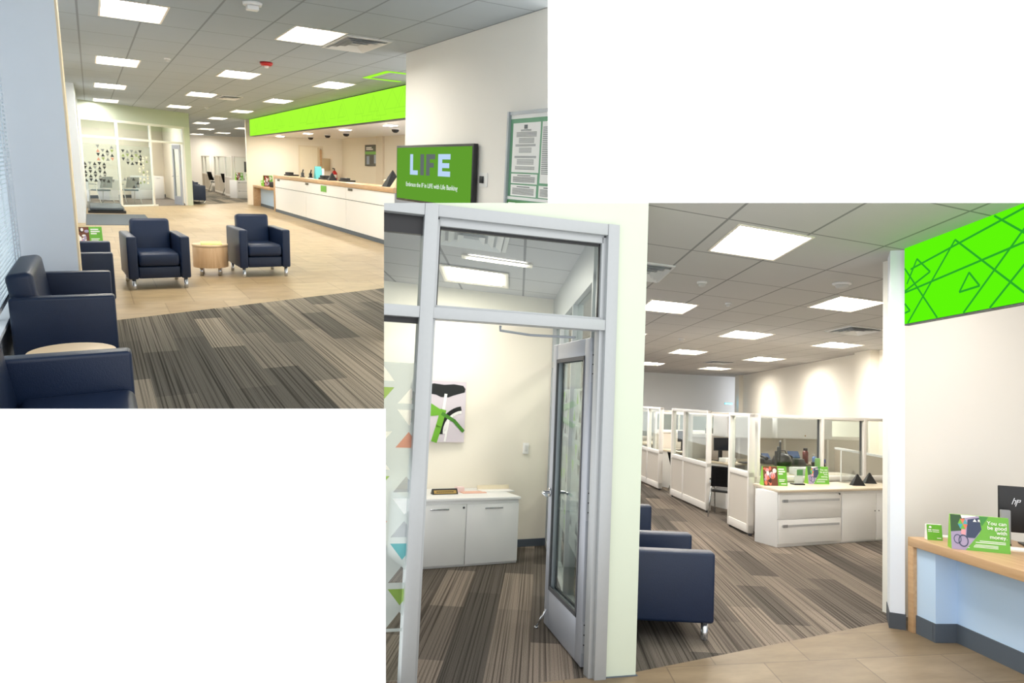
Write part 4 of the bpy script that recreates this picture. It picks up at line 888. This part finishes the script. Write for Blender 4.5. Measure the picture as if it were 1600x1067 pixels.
struct(MB().box(0, GL + 0.16, -0.03, 0.10, 2.72, 3.2, 0, Matrix.Translation((*w0, 0)) @ Matrix.Rotation(ga, 4, 'Z')).build('wall_soffit', mat('pale_mint_paint', rgb(196, 206, 192), 0.6)))
struct(MB().box(4.055, GL + 0.16, -0.03, 0.10, 0, 2.72, 0, Matrix.Translation((*w0, 0)) @ Matrix.Rotation(ga, 4, 'Z')).build('wall_office_end', GSPILL))
seg_wall('wall_office_back', (-0.4, 31.2), (2.75, 34.2), 0, 3.2, 0.1, CREAM)
seg_wall('wall_office_side', (2.70, 34.2), (3.04, 28.5), 0, 3.2, 0.08, CREAM)
seg_wall('baseboard_office', (-0.4, 31.18), (2.74, 34.17), 0, 0.12, 0.02, BASEB)
struct(MB().quad([(-0.5, 25.6, 0.004), (3.0, 28.3, 0.004), (2.75, 34.2, 0.004), (-0.5, 31.2, 0.004)]).build('floor_office', mat('office_floor', rgb(120, 112, 104), 0.9, var=0.2, vscale=5)))
# its door, open
def gpt(s, o=0.0): n = Vector((-gd.y, gd.x)).normalized(); return tuple(w0 + gd.normalized() * s + n * o)
dx, dy = gpt(3.92, 0.06)
dr = sroot('door_1', (dx, dy, 0), ga + PI * 0.365); dr['label'] = 'open grey door of the far lobby office'
rbox(0, 0.12, -0.025, 0.025, 0, 2.1).box(0.63, 0.75, -0.025, 0.025, 0, 2.1).box(0.12, 0.63, -0.025, 0.025, 0, 0.3).box(0.12, 0.63, -0.025, 0.025, 1.95, 2.1).build('leaf', ALUD, dr)
rbox(0.12, 0.63, -0.006, 0.006, 0.3, 1.95).build('glass_pane', GLASS, dr); MB().tube([(0.68, 0.03, 1.0), (0.68, 0.08, 1.0), (0.56, 0.08, 1.0)], 0.014).build('lever_handle', CHROME, dr)
# in the far office
SLATE = mat('slate_fabric', rgb(92, 112, 124), 0.8)
task_chair('grey-blue guest chair behind the first pane of the far glass office', (0.25, 28.3, 0), ga + PI * 1.0, 1.0, WF, SLATE, SLATE)
task_chair('grey-blue guest chair behind the second pane of the far glass office', (1.15, 29.05, 0), ga + PI * 0.9, 1.0, WF, SLATE, SLATE)
t = thing('office_desk', 'white office desk behind the two guest chairs in the far glass office', 'desk', (0.15, 29.6, 0), ga)
rbox(-0.3, 1.5, 0, 0.7, 0.72, 0.76).build('worktop', LAM, t); rbox(0.55, 0.95, 0.1, 0.65, 0.02, 0.72).build('pedestal', LAM, t); rbox(-0.3, -0.26, 0.05, 0.65, 0, 0.72).build('end_panel', LAM, t)
storage_cabinet('white low cabinet against the far glass office back wall', (1.65, 31.7, 0), ga + 0.06, 1.2, 0.5, 0.9, 'doors')
# lobby end wall with screen and notice board
struct(MB().box(3.94, 4.06, 5.7, 9.88, 1.24, 3.2).cut([ENDW]).build('wall_right', WHITE))
tv = thing('wall_screen', 'wall mounted screen showing LIFE on green beside the notice board', 'screen', (3.86, 8.78, 1.18), -PI / 2)
# local x: +x runs toward the viewer (-Y); screen faces local -y (lobby -X)
rbox(-1.225, 1.225, 0, 0.06, 0, 0.765).build('housing', BLACK, tv, 0.006); rbox(-1.19, 1.19, -0.004, 0, 0.03, 0.735).build('display', SCREEN, tv)
rbox(0.85, 1.15, 0.06, 0.079, 0.4, 0.7).build('wall_bracket', BLACK, tv)
def letter(rects, x, mi_m):
    b = MB()
    for r in rects: b.flat([(x + r[0], r[2]), (x + r[1], r[2]), (x + r[1], r[3]), (x + r[0], r[3])], -0.0075, 0, 0.003)
    b.build('lettering', mi_m, tv)
z0, z1, LW = 0.37, 0.645, 0.30
letter([(0, 0.10, z0, z1), (0, 0.27, z0, z0 + 0.06)], -0.68, SCRW)
letter([(0, 0.12, z0, z1)], -0.32, SCRG)
letter([(0, 0.11, z0, z1), (0, 0.28, z1 - 0.065, z1), (0, 0.24, z0 + 0.105, z0 + 0.165)], -0.12, SCRG)
letter([(0, 0.12, z0, z1), (0, 0.36, z1 - 0.065, z1), (0, 0.33, z0 + 0.105, z0 + 0.165), (0, 0.36, z0, z0 + 0.065)], 0.26, SCRW)
text('Embrace the IF in LIFE with Life Banking', 0.082, tv, SCRT, (0, -0.006, 0.235), bold=0.001, sx=1.26)
t = thing('wall_outlet', 'white wall outlet plate with black plug behind the screen edge', 'outlet', (3.938, 7.42, 1.46), -PI / 2)
rbox(-0.09, 0.09, -0.012, -0.001, 0, 0.16).build('plate', PAPER, t); rbox(-0.05, 0.02, -0.035, -0.012, 0.04, 0.12).build('plug', BLACK, t, 0.004)
nb = thing('notice_board', 'green wall notice board with printed white notices in a silver frame', 'notice board', (3.93, 6.80, 1.24), -PI / 2)
# local x from the far edge toward the viewer
nbM = LOBBY @ Matrix.Translation((3.93, 6.80, 1.24)) @ Matrix.Rotation(-PI / 2, 4, 'Z')
def nbx(b, name, m): b.cut([ENDW], nbM); return b.build(name, m, nb)
MINT = mat('notice_green', rgb(112, 166, 132), 0.6)
nbx(MB().box(0, 1.1, -0.02, 0.0, 0, 1.0), 'backing', MINT)
nbx(MB().box(-0.035, 0.0, -0.05, 0.0, -0.02, 1.02).box(0, 1.1, -0.035, 0.0, 0.985, 1.02), 'frame', mat('silver_frame', rgb(176, 182, 188), 0.35, 0.5))
nbx(MB().box(0.012, 1.1, -0.024, -0.02, 0.945, 0.985).box(0.0, 1.1, -0.024, -0.02, 0.115, 0.145), 'white_strip', PAPER)
nbx(MB().box(0, 1.1, -0.026, -0.02, 0.0, 0.10), 'green_strip', GRND)
def notice(x0, x1, z0, z1, lines):
    n = MB().box(x0, x1, -0.023, -0.02, z0, z1); n.cut([ENDW], nbM); n = n.build('notice', PAPER, nb); b = MB()
    for (xa, xb, za, zb) in lines: b.box(x0 + (x1 - x0) * xa, x0 + (x1 - x0) * xb, -0.0245, -0.023, z0 + (z1 - z0) * za, z0 + (z1 - z0) * zb)
    b.cut([ENDW], nbM); b.build('print_lines', INK, n)
Ls = [(0.42, 0.54, 0.88, 0.96)] + [(0.30, 0.68, 0.855 - k * 0.02, 0.865 - k * 0.02) for k in range(2)] + [(0.14, 0.88, 0.80 - k * 0.026, 0.812 - k * 0.026) for k in range(4)]
Ls += [(0.24, 0.80, 0.685 - k * 0.022, 0.694 - k * 0.022) for k in range(5)] + [(0.12, 0.86, 0.555 - k * 0.024, 0.567 - k * 0.024) for k in range(2)] + [(0.26, 0.72, 0.49 - k * 0.022, 0.498 - k * 0.022) for k in range(5)]
Ls += [(0.1, 0.9, 0.32 - k * 0.024, 0.332 - k * 0.024) for k in range(2)] + [(0.2, 0.82, 0.255 - k * 0.022, 0.263 - k * 0.022) for k in range(5)] + [(0.14, 0.86, 0.11 - k * 0.024, 0.12 - k * 0.024) for k in range(3)]
notice(0.06, 0.60, 0.40, 0.90, Ls)
para = [(0.25, 0.75, 0.80, 0.88)] + [(0.08, 0.92, 0.66 - k * 0.1, 0.705 - k * 0.1) for k in range(6)]
notice(0.06, 0.585, 0.285, 0.385, para); notice(0.06, 0.575, 0.155, 0.27, para)
notice(0.635, 1.0, 0.30, 0.90, [(0.05, 0.95, 0.9 - k * 0.03, 0.912 - k * 0.03) for k in range(26)]); notice(0.625, 1.0, 0.155, 0.275, para)
b = MB()
for i in range(3):
    for k in range(3): b.box(0.03 + i * 0.21, 0.18 + i * 0.21 - 0.03 * (k == 1), -0.028, -0.026, 0.07 - k * 0.027, 0.082 - k * 0.027)
nbx(b, 'print_lines', PAPER)
# lime lightbox over the teller line
t = thing('lightbox_panel', 'long lime green lightbox fascia above the teller counter', 'lightbox sign', (5.3, 28.95, 2.58), -PI / 2)
rbox(0, 16.2, 0, 0.145, 0, 0.612).build('housing', DGREY, t); rbox(0.02, 16.2, -0.006, 0, 0.008, 0.60).build('face', LIMEA, t)
b = MB(); rnd = random.Random(3)
for k in range(34):
    x = rnd.uniform(0.4, 15.6); s = rnd.uniform(0.25, 0.6); zz = rnd.uniform(0.0, 0.2); w = 0.018
    P = [Vector((x, zz + 0.02)), Vector((x + s * 1.6, zz + 0.02)), Vector((x + s * 0.8, min(0.58, zz + s * 0.9)))]
    for A, Bq in ((0, 1), (1, 2), (2, 0)):
        d = (P[Bq] - P[A]).normalized(); n = Vector((-d.y, d.x)) * w / 2
        b.flat([tuple(P[A] - n), tuple(P[Bq] - n), tuple(P[Bq] + n), tuple(P[A] + n)], -0.009, 0, 0.002)
b.build('line_pattern', LIMEL, t)
struct(MB().quad([(5.47, 12.8, 2.60), (9.2, 12.8, 2.75), (9.2, 29.5, 2.75), (5.47, 29.5, 2.60)]).build('ceiling_teller', LAM))
struct(MB().quad([(5.30, 12.8, 2.575), (5.46, 12.8, 2.575), (5.46, 28.9, 2.575), (5.30, 28.9, 2.575)]).build('trim_2', DGREY))
for i, y in enumerate((16.5, 20.0, 24.0, 28.0)):
    t = thing('downlight', 'small downlight under the teller ceiling, %s from the screen' % ('first', 'second', 'third', 'fourth')[i], 'ceiling light', (6.2, y, 2.628), 0, 'teller downlights')
    rbox(-0.12, 0.12, -0.25, 0.25, -0.012, 0.0).build('trim_ring', LAM, t); rbox(-0.10, 0.10, -0.2, 0.2, -0.016, -0.012).build('diffuser', emis('downlight_diffuser', (1.0, 0.93, 0.8, 1), 160.0), t)
seg_wall('wall_teller_end', (5.25, 29.5), (9.2, 29.5), 0, 3.2, 0.15, CREAM)
seg_wall('wall_teller_back', (9.0, 29.5), (9.0, 17.0), 0, 2.9, 0.15, mat('teller_wall', rgb(232, 224, 206), 0.7))
struct(MB().box(8.93, 9.0, 24.5, 25.2, 0, 2.9).build('trim_3', mat('teller_pilaster', rgb(226, 216, 196), 0.7)))
# teller counter
tc = thing('teller_counter', 'long white teller counter with oak top and oak end post', 'counter', (5.45, 25.75, 0), -PI / 2)
CL = 11.5
rbox(0.12, CL, 0.02, 0.6, 0, 1.13).build('body', MGREY, tc)
rbox(0, CL, -0.02, 0.62, 1.13, 1.235).build('worktop', OAK, tc, 0.004)
rbox(0, 0.16, -0.02, 0.62, 0, 1.13).build('end_post', OAK, tc, 0.004)
WP = mat('bright_white_panel', rgb(250, 250, 250), 0.3)
rbox(0.16, CL, -0.004, 0.02, 0, 0.10).build('plinth', BASEB, tc)
xs = [0.17, 4.3, 8.2, CL]
for x0, x1 in zip(xs, xs[1:]):
    rbox(x0 + 0.012, x1 - 0.012, 0.0, 0.02, 0.84, 1.12).build('front_panel', WP, tc); rbox(x0 + 0.012, x1 - 0.012, 0.0, 0.02, 0.10, 0.82).build('front_panel', WP, tc)
for i, x in enumerate((0.75, 4.45, 8.55)):
    t = tag(rbox(-0.16, 0.16, -0.012, 0, 0, 0.06).build('plaque', mat('bronze_plaque', rgb(92, 86, 70), 0.4, 0.4), None, 0, 2, (5.448, 25.75 - x, 1.05), -PI / 2), 'small dark plaque on the counter front, %s from the oak end post' % ('first', 'second', 'third')[i], 'plaque', 'counter plaques')
t = tag(rbox(-0.26, 0.26, -0.01, 0, 0, 0.16).build('counter_sign', GRN, None, 0, 2, (5.448, 19.55, 0.93), -PI / 2), 'square green sign fixed to the white counter front', 'sign')
# teller side things standing on the counter
ctz = 1.237
pyramid_holder('black pyramid holder on the teller counter nearest the wall screen', (5.72, 15.05, ctz), 0.2, 0.22)
pyramid_holder('cream pyramid holder beside the black one on the teller counter', (5.6, 14.35, ctz), 0.2, 0.18, mat('cream_card', rgb(236, 214, 170), 0.6))
pyramid_holder('small black pyramid holder by the red extinguisher end of the counter', (5.7, 19.6, ctz), 0.2, 0.13)
t = thing('teal_brochure', 'tall teal brochure standing on the teller counter', 'brochure', (5.75, 21.2, ctz), 0.1)
MB().prism([(-0.1, 0), (0.0, 0.36), (0.1, 0)], -0.1, 0.1, 0, Matrix(((0, 0, 1, 0), (1, 0, 0, 0), (0, 1, 0, 0), (0, 0, 0, 1)))).build('card', TEAL, t); rbox(0.1, 0.16, -0.06, 0.06, 0, 0.3).build('back_card', PAPER, t)
for lb, p, s in (('black card reader on the counter nearest the oak end post', (5.9, 25.1, ctz), 1.0), ('black card reader on the counter by the teal brochure', (5.85, 20.6, ctz), 1.0), ('black phone on the counter before the extinguisher', (5.9, 18.9, ctz), 0.8)):
    t = thing('card_reader', lb, 'card reader', p, 0.3)
    rbox(-0.17 * s, 0.17 * s, -0.2, 0.2, 0, 0.05 * s).build('base', BLACK, t, 0.01); rbox(-0.15 * s, 0.0, -0.15, 0.15, 0.05 * s, 0.12 * s).build('screen_head', BLACK, t, 0.01)
for lb, p in (('pair of dark desk stands on the counter, upright piece nearest the oak post', (5.9, 23.6, ctz)), ('dark upright stand second along the counter from the oak post', (6.0, 23.0, ctz))):
    t = thing('pen_stand', lb, 'pen stand', p)
    MB().lathe([(0.08, 0), (0.08, 0.02), (0.05, 0.03), (0.05, 0.14)], 0, 14).build('base', BLACK, t); MB().tube([(0, 0, 0.14), (0.03, 0.02, 0.24)], 0.02).build('pen', BLACK, t)
monitor('dark teller monitor above the counter beside the black pyramid', (6.42, 14.9, 1.102), 0.9, 0.9, 0.22, 0.2)
t = thing('counting_machine', 'beige cash counting machine behind the teller counter', 'machine', (6.45, 16.6, 1.102), -0.1)
rbox(-0.3, 0.3, -0.3, 0.3, 0, 0.26).build('body', mat('machine_beige', rgb(206, 192, 164), 0.5), t, 0.03); rbox(-0.22, 0.22, -0.22, 0.2, 0.26, 0.34).build('hopper', MGREY, t, 0.02); rbox(-0.305, -0.3, -0.2, 0.15, 0.06, 0.2).build('panel', BLACK, t)
t = thing('back_counter', 'dark topped work counter behind the teller line', 'counter', (6.1, 14.2, 0), 0)
rbox(0, 0.6, 0, 9.5, 0, 1.05).build('body', LAM, t); rbox(-0.02, 0.62, 0, 9.5, 1.05, 1.10).build('worktop', DGREY, t)
t = thing('fire_extinguisher', 'red fire extinguisher in the corner of the teller area', 'fire extinguisher', (8.62, 29.3, 1.10))
MB().lathe([(0.11, 0), (0.11, 0.26), (0.06, 0.33), (0.04, 0.36)], 0, 18).build('cylinder', RED, t); MB().tube([(0, 0, 0.36), (0, 0, 0.43), (-0.08, 0.0, 0.44)], 0.025).build('valve', BLACK, t); rbox(-0.06, 0.06, -0.118, -0.1, 0.08, 0.2).build('tag', PAPER, t)
t = thing('breaker_panel', 'beige metal breaker panel on the teller end wall beside the doorway', 'electrical panel', (8.30, 29.49, 1.45), 0)
rbox(-0.17, 0.19, -0.06, 0, 0, 0.48).build('body', mat('panel_beige', rgb(200, 184, 150), 0.5), t, 0.01); rbox(-0.15, 0.17, -0.075, -0.06, 0.03, 0.45).build('door', mat('panel_door', rgb(192, 176, 142), 0.5), t, 0.008)
t = thing('wall_poster', 'framed green and grey poster on the teller back wall', 'poster', (8.98, 25.75, 1.70), -PI / 2)
rbox(-0.72, 0.78, -0.03, 0, 0, 0.76).build('frame', BLACK, t)
b = MB().box(-0.66, 0.72, -0.036, -0.03, 0.04, 0.72, 0).box(-0.66, 0.72, -0.038, -0.036, 0.42, 0.52, 1).box(-0.5, -0.2, -0.038, -0.036, 0.06, 0.36, 2).box(-0.1, 0.25, -0.038, -0.036, 0.06, 0.38, 3).box(0.32, 0.62, -0.038, -0.036, 0.1, 0.4, 2).box(-0.55, 0.2, -0.038, -0.036, 0.58, 0.62, 4).box(-0.55, 0.05, -0.038, -0.036, 0.64, 0.68, 4)
b.build('print', [mat('poster_grey', rgb(86, 92, 84), 0.6), GRN, mat('poster_blue', rgb(150, 165, 186), 0.6), DGREY, PAPER], t)
for i, (x, y) in enumerate(((7.03, 24.66), (7.01, 22.53), (6.96, 18.15), (7.2, 27.5))):
    t = thing('dome_camera', 'black dome camera under the teller ceiling, %s from the far end' % ('second', 'third', 'nearest the wall screen', 'first')[i].replace('nearest the wall screen from', 'nearest'), 'security camera', (x, y, 2.66)); 
    if i == 2: t['label'] = 'black dome camera on a thin drop rod nearest the wall screen'
    MB().lathe([(0.11, 0.0), (0.11, -0.03)], 0, 16).build('mount', LAM, t); MB().lathe([(0.10, -0.03), (0.085, -0.08), (0.04, -0.11)], 0, 16).build('dome', BLACK, t)
# door in the teller end wall
dr = sroot('door_2', (7.28, 29.49, 0), 0); dr['label'] = 'open doorway in the teller end wall'
rbox(-0.06, 0.0, -0.03, 0, 0, 2.33).box(0.86, 0.92, -0.03, 0, 0, 2.33).box(-0.06, 0.92, -0.03, 0, 2.33, 2.39).build('frame', mat('frame_ivory', rgb(238, 228, 206), 0.5), dr); rbox(0, 0.70, -0.012, -0.002, 0, 2.33).build('opening_beyond', mat('room_beyond', rgb(246, 238, 216), 0.7), dr); rbox(0.70, 0.79, -0.05, -0.004, 0, 2.33).build('leaf', mat('ivory_leaf', rgb(214, 200, 172), 0.5), dr); rbox(0.79, 0.86, -0.07, -0.004, 0, 2.25).build('leaf_edge', OAK, dr)
# low oak desk at the far end of the counter
t = thing('side_desk', 'low oak side desk between the teller counter and the corridor', 'desk', (5.35, 29.0, 0), -PI / 2)
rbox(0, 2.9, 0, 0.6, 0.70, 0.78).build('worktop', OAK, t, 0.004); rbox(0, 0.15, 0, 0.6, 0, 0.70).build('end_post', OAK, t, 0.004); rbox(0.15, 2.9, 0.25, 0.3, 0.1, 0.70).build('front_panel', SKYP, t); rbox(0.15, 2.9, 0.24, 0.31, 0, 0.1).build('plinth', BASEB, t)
tent_card('green display card on the low oak side desk', (5.62, 27.6, 0.784), 0.2, 0.34, 0.40, 'photo side')
t = thing('desk_phone', 'dark upright phone on the low oak side desk next to the counter post', 'telephone', (5.70, 26.6, 0.782), 0.3); rbox(-0.15, 0.15, -0.2, 0.2, 0, 0.2).build('body', BLACK, t, 0.02); rbox(-0.02, 0.03, -0.03, 0.03, 0.2, 0.42).build('aerial', BLACK, t)
tent_card('lime card farther along the low oak side desk', (5.60, 28.4, 0.784), 0.2, 0.16, 0.2, 'small')
# corridor beyond: armchair, cubicles, far wall
armchair('dark armchair outside the far glass office, by the corridor', (3.68, 30.0, 0), PI / 2, 1.6, 0.55, 0.69)
armchair('dark armchair deeper in the corridor behind the first', (3.80, 33.0, 0), PI / 2, 1.4, 0.65, 0.72)
seg_wall('wall_corridor_back', (3.0, 55.0), (12.0, 47.0), 0, 3.2, 0.2, mat('pale_corridor_wall', rgb(236, 232, 224), 0.7))
seg_wall('wall_corridor_right', (12.0, 47.0), (5.3, 29.7), 0, 3.2, 0.2, CREAM)
seg_wall('wall_corridor_left', (3.0, 36.0), (4.4, 52.0), 0, 3.2, 0.1, CREAM)
cubicle_panel('nearest far cubicle screen by the white drawer cabinet in the corridor', (5.52, 36.6), (5.62, 35.2), 1.86, 0.9, [], 0.09)
cubicle_panel('middle far cubicle screen in the corridor', (5.62, 40.6), (5.68, 37.4), 1.86, 0.9, [0.4], 0.09)
cubicle_panel('deepest far cubicle screen in the corridor', (5.5, 44.5), (5.55, 41.6), 1.86, 0.9, [0.4], 0.09)
cubicle_panel('far cubicle front screen across the corridor end', (5.70, 35.3), (8.2, 36.2), 1.86, 0.9, [0.5], 0.09)
storage_cabinet('white drawer cabinet in front of the far cubicle front screen', (5.66, 34.4, 0), 0.3, 1.2, 0.7, 0.8, 'drawers')
tent_card('photo display card on the far white drawer cabinet', (5.86, 34.95, 0.804), 0.3, 0.34, 0.34, 'photo far')
tent_card('green small card on the far white drawer cabinet', (6.25, 35.0, 0.804), 0.3, 0.2, 0.3, 'small')
task_chair('black chair at the middle far cubicle doorway', (5.85, 37.0, 0), PI * 0.6, 1.15)
task_chair('black chair at the deepest far cubicle doorway', (5.75, 41.0, 0), PI * 0.6, 1.15)
monitor('dark monitor in the far cubicle behind the corridor screens', (6.9, 37.3, 0.9), PI, 0.8, 0.5, 0.25)
# entrance mats
tag(rbox(-0.19, 1.25, 19.4, 23.0, 0, 0.012).build('entrance_mat', mat('charcoal_mat', rgb(92, 100, 108), 0.95, bump=0.5, bscale=90, var=0.2, vscale=40)), 'flat charcoal entrance mat on the tile floor before the far glass office', 'mat')
t = thing('boot_tray', 'low black glossy platform beside the far column', 'platform', (-0.15, 24.0, 0)); rbox(0, 0.95, -0.5, 1.8, 0, 0.07).build('base', BLACK, t); rbox(0.05, 0.9, -0.45, 1.75, 0.07, 0.16).build('cushion', mat('dark_slate', rgb(70, 80, 90), 0.4), t, 0.03)
# seating group
armchair('navy armchair turned to the viewer beside the drum table, nearer the window columns', (0.66, 9.75, 0), 0.06, 0.71, 0.86, 0.66)
armchair('navy armchair turned to the viewer on the teller side of the drum table', (2.085, 10.52, 0), 0.05, 0.71, 0.86, 0.68)
armchair('navy armchair nearest the viewer, cut off by the white parapet', (0.115, 3.50, 0), PI / 2, 1.30, 0.70, 0.62)
armchair('navy armchair in the window row, second from the viewer with its back showing', (0.085, 6.47, 0), PI / 2, 1.36, 0.64, 0.62)
armchair('navy armchair in the window row, half hidden behind the first column', (0.135, 9.05, 0), PI / 2, 1.27, 0.70, 0.62)
drum_table('pale oak drum side table between the two turned armchairs', (1.40, 10.93, 0), 0.235, 0.445)
t = tag(rbox(-0.14, 0.14, -0.19, 0.19, 0, 0.012).build('magazine', mat('lime_paper', rgb(206, 226, 130), 0.5), None, 0.002, 2, (1.42, 10.97, 0.445), -0.1), 'lime green magazine lying on the pale oak drum table', 'magazine')
drum_table('round oak side table between the two nearest window row armchairs', (-0.17, 4.63, 0), 0.22, 0.50)
drum_table('oak side table past the third window row armchair, under the green photo card', (-0.17, 10.45, 0), 0.24, 0.50)
tent_card('green and photo display card above the third window row armchair', (-0.115, 10.40, 0.503), 0.12, 0.36, 0.22, 'photo lobby')

# low white parapet that closes the lobby cutaway in front
CUR = OFFICE
R = Matrix(((0.99906, -0.04126, 0.01314, 0), (0.00994, -0.07690, -0.99699, 0), (0.04214, 0.99619, -0.07642, 0), (0, 0, 0, 1)))
q3 = R.to_3x3().to_quaternion().to_matrix().to_4x4()
pm = Matrix.Translation(CAM) @ q3
b = MB().box(-2.3, -0.1820, -1.30, -0.0970, -1.015, -1.0)
for v in b.bm.verts: v.co = pm @ v.co
struct(b.build('wall_front', mat('parapet_white', rgb(254, 254, 254), 0.9)))

# ------------------------------------------------------------------ light
w = bpy.data.worlds.new('World'); SC.world = w; w.use_nodes = True
bg = w.node_tree.nodes['Background']; bg.inputs[0].default_value = (1, 1, 1, 1); bg.inputs[1].default_value = 1.3

# ------------------------------------------------------------------ camera
cam = bpy.data.cameras.new('camera'); co = bpy.data.objects.new('camera', cam); COL.objects.link(co)
cam.sensor_width = 36.0; cam.lens = 36.0 * 1100 / 1600; cam.clip_end = 200; cam.clip_start = 0.05
co.matrix_world = pm
SC.camera = co
SC.view_settings.view_transform = 'Standard'; SC.view_settings.look = 'None'; SC.view_settings.exposure = 0.45; SC.view_settings.gamma = 1.0
SC.cycles.use_denoising = True
SC.cycles.max_bounces = 10; SC.cycles.diffuse_bounces = 5; SC.cycles.transparent_max_bounces = 24; SC.cycles.sample_clamp_indirect = 6.0
